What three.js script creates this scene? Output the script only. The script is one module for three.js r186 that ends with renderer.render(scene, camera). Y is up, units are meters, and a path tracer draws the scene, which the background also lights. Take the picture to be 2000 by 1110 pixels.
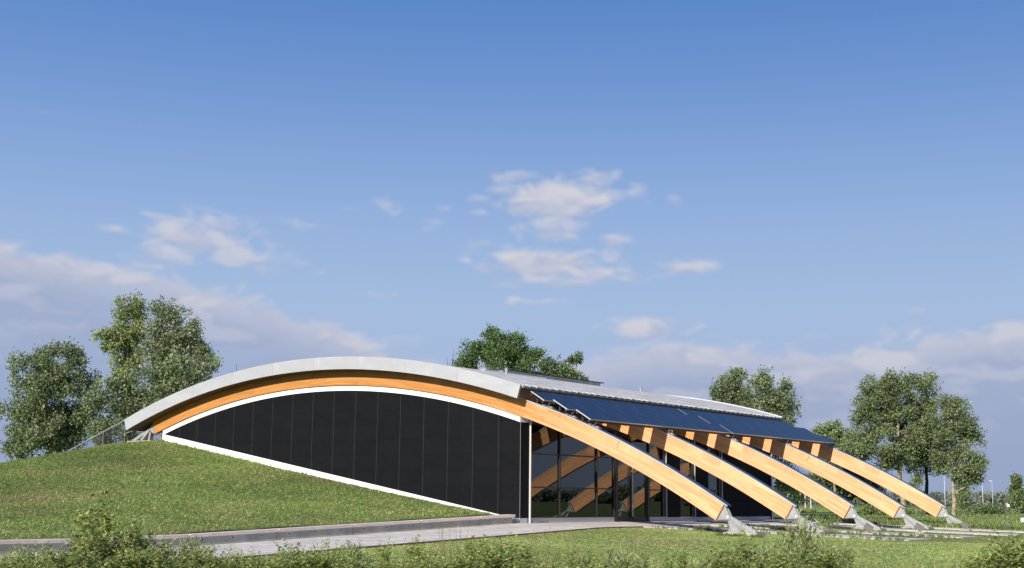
import * as THREE from 'three';
import { mergeGeometries } from 'three/addons/utils/BufferGeometryUtils.js';

// ---------------------------------------------------------------- camera, sun, exposure
const V3 = THREE.Vector3, PI = Math.PI;
const scene = new THREE.Scene();
const FOCAL = 2531.8;                                   // of a 2000 x 1110 frame
const camera = new THREE.PerspectiveCamera(2 * Math.atan(555 / FOCAL) * 180 / PI, 1024 / 568, 0.5, 4000);
camera.rotation.order = 'YXZ';
camera.position.set(29.0905, 0.8989, 38.746);
camera.rotation.set(0.16463, 0.65178, 0.01032);
camera.updateMatrixWorld(true);
scene.add(camera);

const renderer = new THREE.WebGLRenderer({ antialias: true });
renderer.setSize(1024, 568);
renderer.toneMapping = THREE.LinearToneMapping;
renderer.toneMappingExposure = 1.2;
const SKY_GAIN = 1 / 1.2;
renderer.shadowMap.enabled = true;

const SUN = new V3(0.26, 1, 2.05).normalize();
const sun = new THREE.DirectionalLight(new THREE.Color(1, 0.93, 0.82), 5);
sun.target.position.set(-5, 0, -5);
sun.position.copy(SUN).multiplyScalar(120).add(sun.target.position);
sun.castShadow = true;
sun.shadow.radius = 1;
sun.shadow.mapSize.set(4096, 4096);
Object.assign(sun.shadow.camera, { left: -90, right: 90, top: 60, bottom: -60, near: 1, far: 330 });
scene.add(sun, sun.target);

// ---------------------------------------------------------------- helpers
const clamp = (x, a = 0, b = 1) => Math.min(b, Math.max(a, x));
const lerp = (a, b, t) => a + (b - a) * t;
const smooth = (a, b, x) => { const t = clamp((x - a) / (b - a)); return t * t * (3 - 2 * t); };
function rng(seed) { let s = seed >>> 0; return () => { s = (s + 0x6d2b79f5) | 0; let t = Math.imul(s ^ (s >>> 15), 1 | s); t = (t + Math.imul(t ^ (t >>> 7), 61 | t)) ^ t; return ((t ^ (t >>> 14)) >>> 0) / 4294967296; }; }
function hash2(x, y) { let h = Math.imul(x, 374761393) + Math.imul(y, 668265263); h = Math.imul(h ^ (h >>> 13), 1274126177); return ((h ^ (h >>> 16)) >>> 0) / 4294967296; }
function noise2(x, y, wx = 0, wy = 0) {                 // value noise, periodic when wx / wy are given
  const xi = Math.floor(x), yi = Math.floor(y), fx = x - xi, fy = y - yi, u = fx * fx * (3 - 2 * fx), v = fy * fy * (3 - 2 * fy);
  const mx = (a) => (wx ? ((a % wx) + wx) % wx : a), my = (a) => (wy ? ((a % wy) + wy) % wy : a);
  const x0 = mx(xi), x1 = mx(xi + 1), y0 = my(yi), y1 = my(yi + 1);
  return lerp(lerp(hash2(x0, y0), hash2(x1, y0), u), lerp(hash2(x0, y1), hash2(x1, y1), u), v);
}
function fbm(x, y, n = 4, w = 0) { let s = 0, a = 0.5, t = 0; for (let i = 0; i < n; i++) { s += a * noise2(x + i * 17, y + i * 31, w, w); t += a; a *= 0.5; x *= 2; y *= 2; w *= 2; } return s / t; }
const lin = (c) => { c /= 255; return c <= 0.04045 ? c / 12.92 : ((c + 0.055) / 1.055) ** 2.4; };
const srgb = (r, g, b) => new THREE.Color().setRGB(lin(r), lin(g), lin(b));
const L = (r, g, b) => new THREE.Color().setRGB(r, g, b);
const pixDir = (u, v) => new V3((u - 1000) / FOCAL, (555 - v) / FOCAL, -1).applyQuaternion(camera.quaternion);
const at = (u, v, d) => pixDir(u, v).multiplyScalar(d).add(camera.position);

// ---------------------------------------------------------------- sky
const VIEW_AZ = Math.atan2(-Math.sin(0.65178), -Math.cos(0.65178));     // atan2(x, z) of the view
function azEl(d) { let a = (VIEW_AZ - Math.atan2(d.x, d.z)) * 180 / PI; a = ((a + 540) % 360) - 180; return [a, Math.asin(d.y / d.length()) * 180 / PI]; }
{
  const stops = [[-90, 96, 104, 100], [-3, 140, 152, 172], [0, 154, 169, 198], [3, 160, 176, 205], [6, 167, 187, 219], [8.4, 164, 188, 222], [11.8, 150, 179, 221], [15.2, 131, 164, 215], [18.5, 110, 149, 208], [21.8, 92, 136, 198], [35, 68, 112, 182], [60, 52, 92, 165], [90, 48, 86, 158]];
  const base = (e) => { let i = 0; while (i < stops.length - 2 && e > stops[i + 1][0]) i++; const p = stops[i], q = stops[i + 1], t = clamp((e - p[0]) / (q[0] - p[0])); return [1, 2, 3].map((k) => lin(lerp(p[k], q[k], t))); };
  const puffs = [[1090, 388, 104, 33, 1.05], [985, 372, 50, 10, .6], [1010, 345, 66, 12, .62], [1165, 350, 45, 20, .68], [1198, 342, 18, 14, .6], [1245, 378, 27, 20, .55], [1322, 393, 18, 12, .55], [1085, 447, 58, 28, .8], [1020, 447, 26, 8, .55], [1200, 467, 28, 10, .8], [1060, 513, 116, 27, 1.05], [960, 522, 48, 20, .72], [1150, 535, 84, 20, .8], [1090, 548, 112, 14, .72], [1225, 541, 64, 12, .6], [1340, 522, 50, 13, .85], [930, 480, 32, 10, .5], [848, 440, 26, 14, .6], [765, 403, 34, 17, .5], [870, 408, 22, 10, .4], [938, 388, 26, 10, .48], [938, 416, 24, 8, .5], [1000, 588, 15, 9, .7], [1075, 590, 54, 8, .62], [370, 462, 104, 40, .85], [430, 440, 74, 25, .7], [470, 502, 84, 26, .72], [330, 492, 84, 30, .72], [235, 452, 36, 12, .6], [570, 440, 64, 14, .42], [580, 517, 24, 7, .5], [630, 532, 22, 6, .45], [760, 575, 48, 12, .36], [775, 665, 58, 12, .45], [1265, 643, 80, 19, .95], [1310, 630, 30, 14, .7], [1390, 655, 20, 11, .55], [1550, 638, 17, 5, .5], [1795, 605, 38, 9, .6], [1780, 650, 52, 19, .6], [1620, 655, 54, 8, .42], [90, 222, 54, 7, .2], [780, 320, 20, 8, .2], [650, 405, 60, 8, .2]]
    .map(([u, v, ru, rv, s]) => { const [a, e] = azEl(pixDir(u, v)); return [a, e, ru / 45.5, rv / 45.5, s]; });
  const r = rng(5);
  for (let i = 0; i < 70; i++) { const a = 26 + r() * 308, e = 8 + r() ** 1.5 * 12, k = 0.6 + r(); puffs.push([a > 180 ? a - 360 : a, e, 1.3 * k, 0.45 * k, 0.5 + 0.5 * r()]); }
  const edge = [[-400, 462], [0, 478], [120, 500], [240, 518], [330, 535], [420, 568], [530, 592], [600, 620], [690, 648], [760, 690], [860, 712], [1130, 708], [1190, 690], [1280, 671], [1400, 672], [1600, 688], [1700, 680], [1790, 665], [1900, 645], [2000, 632], [2300, 610]].map(([u, v]) => azEl(pixDir(u, v)));
  const bankTop = (a) => {
    const free = 8.2 + 5 * (noise2((a + 400) * 0.045, 3.3, 16) - 0.5);
    if (a < edge[0][0] || a > edge[edge.length - 1][0]) return free;
    let i = 0; while (i < edge.length - 2 && a > edge[i + 1][0]) i++;
    const p = edge[i], q = edge[i + 1], w = smooth(edge[0][0], edge[0][0] + 5, a) * smooth(edge[edge.length - 1][0], edge[edge.length - 1][0] - 5, a);
    return lerp(free, lerp(p[1], q[1], clamp((a - p[0]) / (q[0] - p[0]))), w);
  };
  const W = 4096, H = 2048, px = new Float32Array(W * H * 4), d = new V3();
  const bright = [lin(211), lin(210), lin(219)], grey = [lin(160), lin(171), lin(201)], low = [lin(148), lin(163), lin(196)];
  for (let j = 0; j < H; j++) {
    const el = ((j + 0.5) / H - 0.5) * PI, e = el * 180 / PI, b = base(e), tops = e > -3 && e < 26;
    for (let i = 0; i < W; i++) {
      const az = ((i + 0.5) / W - 0.5) * 2 * PI, k = (j * W + i) * 4;
      d.set(Math.cos(el) * Math.cos(az), Math.sin(el), Math.cos(el) * Math.sin(az));
      let c = b;
      const toSun = Math.max(0, d.dot(SUN)), glow = 0.08 * toSun ** 8 + 0.3 * toSun ** 60;
      c = [c[0] + glow, c[1] + glow * 0.93, c[2] + glow * 0.8];
      if (tops) {
        const a = azEl(d)[0];
        const wa = a + 1.1 * (noise2(a * 0.9 + 11, e * 1.7 + 5) - 0.5), we = e + 0.5 * (noise2(a * 0.9 + 71, e * 1.7 + 35) - 0.5);
        const n = fbm(wa * 1.25 + 300, we * 3.1 + 50, 7), n2 = fbm(wa * 0.42 + 90, we * 1.3 + 7, 6);
        let dens = 0, upper = 0, strong = 0;
        for (const p of puffs) {
          let da = a - p[0]; if (da > 180) da -= 360; else if (da < -180) da += 360;
          if (da > 2.2 * p[2] || da < -2.2 * p[2]) continue;
          const de = (e - p[1]) / p[3], q = (da / p[2]) ** 2 + (de > 0 ? de * de : de * de * 0.8);
          if (q < 4) { const f = p[4] * Math.exp(-q * 0.9); if (f > dens) { dens = f; upper = de; strong = p[4]; } }
        }
        const cov = smooth(0.12, 0.80, dens + 0.06 * (1 - Math.min(1, strong)) + (n - 0.5) * 1.0) * clamp(0.03 + strong * 0.9, 0.2, 0.95) * smooth(0.02, 0.2, dens);
        const lit = clamp(0.66 + 0.42 * upper + (n - 0.5) * 1.3);
        if (cov > 0.002) c = c.map((x, m) => lerp(x, lerp(grey[m] * 1.08, bright[m], lit), cov));
        const depth = bankTop(a) + (n - 0.5) * 1.0 + (n2 - 0.5) * 0.9 + 0.1 - e;
        const veil = smooth(-0.12, 0.55, depth) * clamp(0.92 - 0.055 * depth, 0.45, 0.9) * clamp(0.84 + (n2 - 0.38) * 1.2, 0.5, 1);
        if (veil > 0.002) {
          const rim = clamp(smooth(2.0, 0.1, depth) * 0.9 * clamp(0.35 + n * 1.1) + smooth(0.5, 0.72, n2) * 0.6 * smooth(6, 1, depth));
          const deep = smooth(1.5, 6.5, depth);
          c = c.map((x, m) => lerp(x, lerp(lerp(grey[m], low[m], deep), bright[m], rim * 0.82), veil));
        }
      }
      px[k] = c[0] * SKY_GAIN; px[k + 1] = c[1] * SKY_GAIN; px[k + 2] = c[2] * SKY_GAIN; px[k + 3] = 1;
    }
  }
  const sky = new THREE.DataTexture(px, W, H, THREE.RGBAFormat, THREE.FloatType);
  sky.mapping = THREE.EquirectangularReflectionMapping;
  sky.colorSpace = THREE.LinearSRGBColorSpace;
  sky.magFilter = sky.minFilter = THREE.LinearFilter;
  sky.needsUpdate = true;
  scene.background = sky;
  scene.environment = sky;
}

// ---------------------------------------------------------------- naming
const used = {};
function numbered(name) { const n = used[name] = (used[name] ?? -1) + 1; return n ? name + '_' + String(n).padStart(3, '0') : name; }
function tag(o, label, category, { group, kind } = {}) { if (label) o.userData.label = label; if (category) o.userData.category = category; if (group) o.userData.group = group; if (kind) o.userData.kind = kind; return o; }
function shade(o) { o.traverse((m) => { if (m.isMesh) { m.castShadow = m.receiveShadow = true; } }); return o; }
function thing(name, label, category, extra) { const o = new THREE.Group(); o.name = numbered(name); scene.add(o); return tag(o, label, category, extra); }
function holder(name, parent) { const o = new THREE.Group(); o.name = name; parent.add(o); return o; }
function part(name, geometry, material, parent, label) { const m = new THREE.Mesh(geometry, material); m.name = name; m.castShadow = m.receiveShadow = true; if (label) m.userData.label = label; parent.add(m); return m; }
function whole(name, geometry, material, label, category, extra) { const m = part(numbered(name), geometry, material, scene); return tag(m, label, category, extra); }

// ---------------------------------------------------------------- geometry
function metres(g) {                                    // uv in metres by the way each face points
  const q = g.index ? g.toNonIndexed() : g, p = q.attributes.position, uv = new Float32Array(p.count * 2), a = new V3(), b = new V3(), c = new V3();
  for (let i = 0; i < p.count; i += 3) {
    a.fromBufferAttribute(p, i); b.fromBufferAttribute(p, i + 1); c.fromBufferAttribute(p, i + 2);
    const n = b.clone().sub(a).cross(c.clone().sub(a)), x = Math.abs(n.x), y = Math.abs(n.y), z = Math.abs(n.z);
    [a, b, c].forEach((v, k) => { const o = (i + k) * 2; if (y >= x && y >= z) { uv[o] = v.x; uv[o + 1] = v.z; } else if (x >= z) { uv[o] = v.z; uv[o + 1] = v.y; } else { uv[o] = v.x; uv[o + 1] = v.y; } });
  }
  q.setAttribute('uv', new THREE.BufferAttribute(uv, 2));
  return q;
}
const box = (x0, x1, y0, y1, z0, z1) => metres(new THREE.BoxGeometry(Math.abs(x1 - x0), Math.abs(y1 - y0), Math.abs(z1 - z0)).translate((x0 + x1) / 2, (y0 + y1) / 2, (z0 + z1) / 2));
function hexa(x0, x1, z0, z1, yb, yt) {                 // a box along z whose floor and top follow yb(z), yt(z)
  const g = new THREE.BoxGeometry(x1 - x0, 1, z1 - z0).translate((x0 + x1) / 2, 0.5, (z0 + z1) / 2), p = g.attributes.position;
  for (let i = 0; i < p.count; i++) p.setY(i, p.getY(i) > 0.5 ? yt(p.getZ(i)) : yb(p.getZ(i)));
  const q = metres(g); q.computeVertexNormals(); return q;
}
const join = (list) => mergeGeometries(list.map((g) => { const q = g.index ? g.toNonIndexed() : g; for (const k of Object.keys(q.attributes)) if (!['position', 'normal', 'uv'].includes(k)) q.deleteAttribute(k); return q; }));
function rod(a, b, r0, r1 = r0, n = 8) {
  const d = b.clone().sub(a), g = new THREE.CylinderGeometry(r1, r0, d.length(), n, 1);
  g.applyQuaternion(new THREE.Quaternion().setFromUnitVectors(new V3(0, 1, 0), d.clone().normalize())); g.translate((a.x + b.x) / 2, (a.y + b.y) / 2, (a.z + b.z) / 2); return g;
}
function prism(points, z0, z1, bevel = 0) {             // a polygon in x, y with thickness in z
  const s = new THREE.Shape(points.map(([x, y]) => new THREE.Vector2(x, y)));
  const g = new THREE.ExtrudeGeometry(s, { depth: Math.abs(z1 - z0) - 2 * bevel, bevelEnabled: bevel > 0, bevelSize: bevel, bevelThickness: bevel, bevelOffset: -bevel, bevelSegments: 1, steps: 1 });
  return metres(g.translate(0, 0, Math.min(z0, z1) + bevel));
}
const arc = (c, r, t0, t1, n) => Array.from({ length: n + 1 }, (_, i) => { const t = lerp(t0, t1, i / n); return [c[0] + r * Math.sin(t), c[1] + r * Math.cos(t)]; });
function clipTo(poly, convex) {                          // Sutherland-Hodgman; convex runs counter-clockwise
  let out = poly;
  for (let i = 0; i < convex.length && out.length; i++) {
    const A = convex[i], B = convex[(i + 1) % convex.length], side = (p) => (B[0] - A[0]) * (p[1] - A[1]) - (B[1] - A[1]) * (p[0] - A[0]), src = out; out = [];
    for (let k = 0; k < src.length; k++) {
      const p = src[k], q = src[(k + 1) % src.length], sp = side(p), sq = side(q);
      if (sp >= 0) out.push(p);
      if ((sp >= 0) !== (sq >= 0)) { const t = sp / (sp - sq); out.push([lerp(p[0], q[0], t), lerp(p[1], q[1], t)]); }
    }
  }
  return out;
}
const area = (p) => Math.abs(p.reduce((s, a, i) => { const b = p[(i + 1) % p.length]; return s + a[0] * b[1] - b[0] * a[1]; }, 0)) / 2;

// ---------------------------------------------------------------- textures
function texture(w, h, f, colour = true) {
  const px = new Uint8Array(w * h * 4);
  for (let j = 0; j < h; j++) for (let i = 0; i < w; i++) { const c = f(i, j), k = (j * w + i) * 4; px[k] = clamp(c[0], 0, 255); px[k + 1] = clamp(c[1], 0, 255); px[k + 2] = clamp(c[2], 0, 255); px[k + 3] = 255; }
  const t = new THREE.DataTexture(px, w, h);
  t.wrapS = t.wrapT = THREE.RepeatWrapping; t.magFilter = THREE.LinearFilter; t.minFilter = THREE.LinearMipmapLinearFilter; t.generateMipmaps = true;
  if (colour) t.colorSpace = THREE.SRGBColorSpace;
  t.needsUpdate = true;
  return t;
}
const scaled = (t, sx, sy = sx) => { t.repeat.set(sx, sy); return t; };
const std = (o) => new THREE.MeshStandardMaterial(o);
const grain = (() => { const m = {}; return (key, w, base, amp, f) => m[key] ??= texture(w, w, (i, j) => { const n = f(i / w, j / w); return base.map((b, k) => b * (1 + amp[k % amp.length] * n)); }); })();

const concreteMap = scaled(grain('concrete', 512, [168, 166, 156], [0.22], (x, y) => fbm(x * 8, y * 8, 5, 8) - 0.5 + 0.35 * (fbm(x * 64, y * 64, 2, 64) - 0.5)), 0.5);
const stoneMap = scaled(grain('stone', 512, [232, 213, 200], [0.2], (x, y) => fbm(x * 6, y * 6, 5, 6) - 0.5 + 0.4 * (fbm(x * 90, y * 90, 2, 90) - 0.5)), 0.6);
const zincMap = scaled(grain('zinc', 512, [184, 185, 188], [0.10], (x, y) => fbm(x * 5, y * 9, 5, 0) - 0.5 + 0.35 * (hash2(Math.floor(x * 512) >> 1, Math.floor(y * 512) >> 1) - 0.5)), 0.4);
const galvMap = scaled(grain('galvanised', 256, [158, 160, 160], [0.16], (x, y) => fbm(x * 12, y * 12, 3, 12) - 0.5), 1.2);
const panelMap = scaled(texture(512, 512, (i, j) => { const s = (hash2(i >> 1, 7) - 0.5) * 5 + (fbm(i / 64, j / 64, 4, 8) - 0.5) * 9 + (hash2(i, j >> 3) - 0.5) * 3; return [18 + s * 0.7, 19 + s * 0.7, 22 + s * 0.72]; }), 0.5);
const bumpGrain = scaled(texture(256, 256, (i, j) => { const n = 255 * fbm(i / 8, j / 8, 4, 32); return [n, n, n]; }, false), 1.5);
const shingleMap = scaled(texture(1024, 1024, (i, j) => {         // 4 m square: courses of 0.25 m, tabs of 0.5 m
  const row = Math.floor(j / 64), col = Math.floor((i + (row % 2) * 64) / 128), t = (hash2(col % 8, row) - 0.5) * 26 + (hash2(i, j) - 0.5) * 52 + (fbm(i / 50, j / 50, 3) - 0.5) * 26, cut = j % 64 < 5 ? -46 : 0;
  return [198 + t + cut, 195 + t + cut, 189 + t + cut];
}), 0.25);
const paverMap = scaled(texture(1024, 1024, (i, j) => {           // 3.2 m square: pavers of 0.4 x 0.2 m
  const row = Math.floor(j / 64), ii = (i + (row % 2) * 64) % 1024, col = Math.floor(ii / 128), joint = j % 64 < 3 || ii % 128 < 3 ? -30 : 0, t = (hash2(col + 91, row) - 0.5) * 22 + (hash2(i, j) - 0.5) * 22 + (fbm(i / 128, j / 128, 4, 8) - 0.5) * 34;
  return [208 + t + joint, 200 + t + joint, 189 + t * 0.95 + joint];
}), 1 / 3.2);
const slabMap = scaled(texture(512, 512, (i, j) => { const t = (hash2(i, j) - 0.5) * 24 + (fbm(i / 64, j / 64, 4, 8) - 0.5) * 46; return [202 + t, 196 + t, 188 + t]; }), 0.4);
// the glued beams: boards 4 cm thick in lengths of 0.7 to 2.8 m, orange under the roof, bleached where they have stood outside
const BEAM = { c: [-10.43, -29.965], r0: 35.494, r1: 36.147, t0: -0.3171, t1: 0.5507, len: 31.1 };
function beamWood(seed) {
  const W = 2048, H = 256, N = 16, r = rng(seed), rows = [];
  for (let k = 0; k < N; k++) { const list = []; let x = -r() * 2; while (x < BEAM.len) { const l = 0.7 + 2.1 * r(); list.push([x, x + l, r(), r(), r()]); x += l; } rows.push(list); }
  const knots = Array.from({ length: 330 }, () => [r() * BEAM.len, r() * 0.653, 0.007 + 0.010 * r(), 0.35 + 0.5 * r()]);
  const cell = {}; for (const k of knots) for (let b = Math.floor((k[0] - 0.15) / 0.25); b <= Math.floor((k[0] + 0.15) / 0.25); b++) (cell[b] ??= []).push(k);
  const open = BEAM.t1 - 0.545 / 1;
  return texture(W, H, (i, j) => {
    const x = i / W * BEAM.len, y = j / H * 0.653, k = Math.min(N - 1, Math.floor(j / H * N)), p = rows[k].find((q) => x < q[1]) ?? rows[k][0];
    const th = BEAM.t0 + x / BEAM.len * (BEAM.t1 - BEAM.t0), wx = BEAM.c[0] + 35.8 * Math.sin(th);
    const bleach = clamp((wx + 1.2 + (p[3] - 0.5) * 4) / 4.0) * (0.82 + 0.18 * p[4]);
    const g = fbm(x * 2.2 + k * 9, y * 46 + k * 3.1, 4) - 0.5, tone = 1 + (p[2] - 0.5) * 0.16 + g * 0.24;
    const a = [186, 127, 64], b = [231, 171, 125];
    let c = a.map((v, m) => lerp(v, b[m], bleach) * (1 + (tone - 1) * [0.75, 1, 1.35][m]));
    const seam = (j / H * N) % 1 < 0.06 ? 0.95 : 1, butt = Math.abs(x - p[1]) < 0.012 ? 0.93 : 1;
    let dark = 0;
    for (const q of cell[Math.floor(x / 0.25)] ?? []) { const e = ((x - q[0]) / (q[2] * 1.9)) ** 2 + ((y - q[1]) / q[2]) ** 2; if (e < 3) dark = Math.max(dark, q[3] * Math.exp(-e * 1.6)); }
    return c.map((v, m) => v * seam * butt * (1 - dark * [0.22, 0.4, 0.55][m]));
  });
}
const grassMap = scaled(texture(1024, 1024, (i, j) => {           // 6 m square of turf
  const x = i / 1024, y = j / 1024, n = fbm(x * 6, y * 6, 5, 6), m = fbm(x * 40, y * 40, 3, 40), f = hash2(i, j), dry = 0.6 * smooth(0.58, 0.78, fbm(x * 14 + 3, y * 14, 4, 14));
  const k = 0.55 + 0.5 * n + 0.35 * (m - 0.5) + 0.4 * (f - 0.5);
  return [lerp(120, 152, dry) * k, lerp(142, 158, dry) * k, lerp(64, 90, dry) * k];
}), 1 / 6);
const soilMap = null;

const M = {
  panel: new THREE.MeshPhysicalMaterial({ map: panelMap, roughness: 0.75, specularIntensity: 0.3 }),
  panelB: new THREE.MeshPhysicalMaterial({ map: panelMap, color: L(0.86, 0.86, 0.87), roughness: 0.68, specularIntensity: 0.3 }),
  panelC: new THREE.MeshPhysicalMaterial({ map: panelMap, color: L(0.94, 0.95, 1), roughness: 0.82, specularIntensity: 0.3 }),
  joint: std({ color: srgb(30, 31, 34), roughness: 0.8 }),
  strip: std({ color: srgb(54, 56, 60), roughness: 0.6 }),
  joint2: std({ color: srgb(120, 122, 126), roughness: 0.6 }),
  white: std({ color: L(0.82, 0.82, 0.81), roughness: 0.75 }),
  zinc: std({ map: zincMap, metalness: 0.25, roughness: 0.5 }),
  darkZinc: std({ color: srgb(112, 100, 88), metalness: 0.75, roughness: 0.42 }),
  galv: std({ map: galvMap, metalness: 0.15, roughness: 0.6 }),
  flashing: std({ color: srgb(96, 102, 114), metalness: 0.6, roughness: 0.4 }),
  concrete: std({ map: concreteMap, roughness: 0.92, bumpMap: bumpGrain, bumpScale: 0.004 }),
  plinth: std({ color: srgb(202, 200, 198), roughness: 0.9, bumpMap: bumpGrain, bumpScale: 0.003 }),
  stone: std({ map: stoneMap, roughness: 0.85, bumpMap: bumpGrain, bumpScale: 0.004 }),
  pad: std({ color: srgb(184, 174, 156), roughness: 0.95, bumpMap: bumpGrain, bumpScale: 0.006 }),
  shingle: std({ map: shingleMap, roughness: 0.95 }),
  frame: std({ color: srgb(30, 29, 30), roughness: 0.5 }),
  steel: std({ color: srgb(214, 211, 207), metalness: 0.35, roughness: 0.4 }),
  alu: std({ color: srgb(214, 216, 218), metalness: 0.45, roughness: 0.42 }),
  bronze: std({ color: srgb(66, 58, 50), roughness: 0.6, metalness: 0.2 }),
  soffit: std({ color: srgb(96, 70, 44), roughness: 0.8 }),
  inside: std({ color: srgb(70, 68, 62), roughness: 0.9 }),
  insideFloor: std({ color: srgb(92, 90, 84), roughness: 0.7 }),
  columnWood: std({ color: srgb(172, 150, 84), roughness: 0.7 }),
  lampCase: std({ color: srgb(112, 106, 104), roughness: 0.6 }),
  rubber: std({ color: srgb(40, 38, 38), roughness: 0.8 }),
  endGrain: std({ color: srgb(140, 84, 66), roughness: 0.85 }),
  glass: new THREE.MeshPhysicalMaterial({ color: srgb(150, 160, 138), transmission: 1, thickness: 0, roughness: 0, ior: 1.78 }),
  lampGlass: std({ color: srgb(60, 62, 64), roughness: 0.25 }),
};

// ---------------------------------------------------------------- lie of the land
function land(x, z) {                                   // the ground, without the mound
  const g = -0.0335 * clamp(z, 0, 17) - 0.022 * clamp(x, 0, 14);
  return lerp(g, 0.2, smooth(60, 160, Math.hypot(x, z)));
}
const baseLine = (x) => 0.325 + 0.1703 * (-2.06 - x);   // foot of the end wall where the mound leans on it
function mound(x, z) {
  const zz = Math.max(z, 0), crest = Math.max(3.57 - 0.19 * zz, -0.9 - 0.01 * zz), foot = land(0, zz) + 0.36;
  let h;
  if (x > -21.5) h = lerp(foot - 0.36 * smooth(1.2, -0.2, z), crest, clamp(-(x + 0.15) / 20.85));
  else h = crest - 0.05 * smooth(-21.5, -23, x) - 0.42 * Math.max(0, -23.2 - x);
  if (z < 0) h += 0.02 * z;
  h -= 0.13 * smooth(1.6, 0.1, z) * smooth(-0.1, -0.8, x);
  return h + 0.10 * (fbm(x * 0.35 + 40, z * 0.35 + 40, 3) - 0.5) * smooth(0.2, 2.5, z);
}

// ---------------------------------------------------------------- the hall
const hall = thing('event_hall', 'low hall with arched timber beams, black end wall and curved grey roof', 'building');
const BAY = 5.2154, GAP = 0.006;
function arcSolid(c0, r0, c1, r1, xs, z0, z1, n = 96) { // between two arcs, from xs[0] to xs[1]
  const t = (c, r, x) => Math.asin((x - c[0]) / r);
  const [a0, a1] = Array.isArray(xs[0]) ? xs[0] : [xs[0], xs[0]], [b0, b1] = Array.isArray(xs[1]) ? xs[1] : [xs[1], xs[1]];
  return prism([...arc(c0, r0, t(c0, r0, a0), t(c0, r0, b0), n), ...arc(c1, r1, t(c1, r1, b1), t(c1, r1, a1), n)], z0, z1);
}
// end wall of black panels
{
  const W = 35.494, xa = -20.97, yAt = (x, r) => BEAM.c[1] + Math.sqrt(r * r - (x - BEAM.c[0]) ** 2);
  const back = part('gable_wall', prism([[xa, -0.3], [-0.02, -0.3], ...arc(BEAM.c, W - 0.03, Math.asin((-0.02 - BEAM.c[0]) / W), Math.asin((xa + 0.02 - BEAM.c[0]) / W), 80)], -0.03, -0.28), M.joint, hall);
  const region = [[-20.84, baseLine(-20.84) + 0.2], [-0.24, 0.215], [-0.012, 0.215], [-0.012, yAt(0, W - 0.214)], ...arc(BEAM.c, W - 0.214, Math.asin((-0.02 - BEAM.c[0]) / W), Math.asin((-20.84 - BEAM.c[0]) / W), 90).slice(1)];
  for (let k = -1; k < 17; k++) for (let j = 0; j < 10; j++) {
    const x1 = k < 0 ? 0 : -1.0369 - 1.25 * k, x0 = -1.0369 - 1.25 * (k + 1) , y0 = 0.215 + 0.6 * j;
    const p = clipTo([[Math.max(x0, -20.84) + 0.009, y0 + 0.0015], [x1 - (k < 0 ? 0.012 : 0.009), y0 + 0.0015], [x1 - (k < 0 ? 0.012 : 0.009), y0 + 0.5985], [Math.max(x0, -20.84) + 0.009, y0 + 0.5985]], region);
    if (p.length > 2 && area(p) > 0.004) part('wall_panel', prism(p, 0, -0.03), [M.panel, M.panelB, M.panelC][Math.floor(hash2(k + 3, j) * 3)], back);
  }
  const bend = holder('arch_trim', hall); bend.userData.label = 'white curved band between the timber arch and the black panels';
  for (let k = 0; k < 7; k++) part('trim_length', arcSolid(BEAM.c, W - 0.214, BEAM.c, W - 0.002, [lerp(xa, -0.001, k / 7) + (k ? 0.003 : 0), lerp(xa, -0.001, (k + 1) / 7) - (k < 6 ? 0.003 : 0)], -0.29, 0.03, 24), M.white, bend);
  part('base_trim', prism([[xa, baseLine(xa) - 0.5], [-0.9, -0.6], [-0.06, -0.6], [-0.06, 0.212], [-0.24, 0.213], [-20.84, baseLine(-20.84) + 0.2], [-20.84, yAt(-20.84, W - 0.214)], [xa, yAt(xa, W - 0.214)]], -0.2, 0.034), M.white, hall, 'white sloping band between black panels and grass');
  part('corner_trim', box(-0.01, 0.006, 0.2, yAt(0, W - 0.214), -0.012, 0.006), M.joint2, hall);
  for (let k = 0; k < 16; k++) { const x = -1.0369 - 1.25 * k, p = clipTo([[x - 0.007, 0], [x + 0.007, 0], [x + 0.007, 6], [x - 0.007, 6]], region); if (p.length > 2) part('joint_strip', prism(p, -0.001, -0.028), M.strip, back); }
  part('return_panel', box(-0.1, -0.004, 0.215, 3.735, -0.5, -0.03), M.panel, hall);
  part('return_trim', box(-0.1, -0.001, 3.74, 3.949, -0.5, -0.303), M.white, hall);
  part('rear_gable_wall', prism([[xa, -0.3], [-0.02, -0.3], ...arc(BEAM.c, W - 0.03, Math.asin((-0.02 - BEAM.c[0]) / W), Math.asin((xa - BEAM.c[0]) / W), 60)], -20.72, -20.95), M.panel, hall);
  part('west_wall', box(-21.2, -20.98, -0.3, 4.02, -20.9, -0.2), M.inside, hall);
  part('interior_floor', box(-20.9, -0.1, -0.2, 0.012, -20.7, -0.3), M.insideFloor, hall);
  part('partition', box(-9.2, -9.0, 0.013, 5.3, -20.7, -0.3), M.inside, hall);
}
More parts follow.
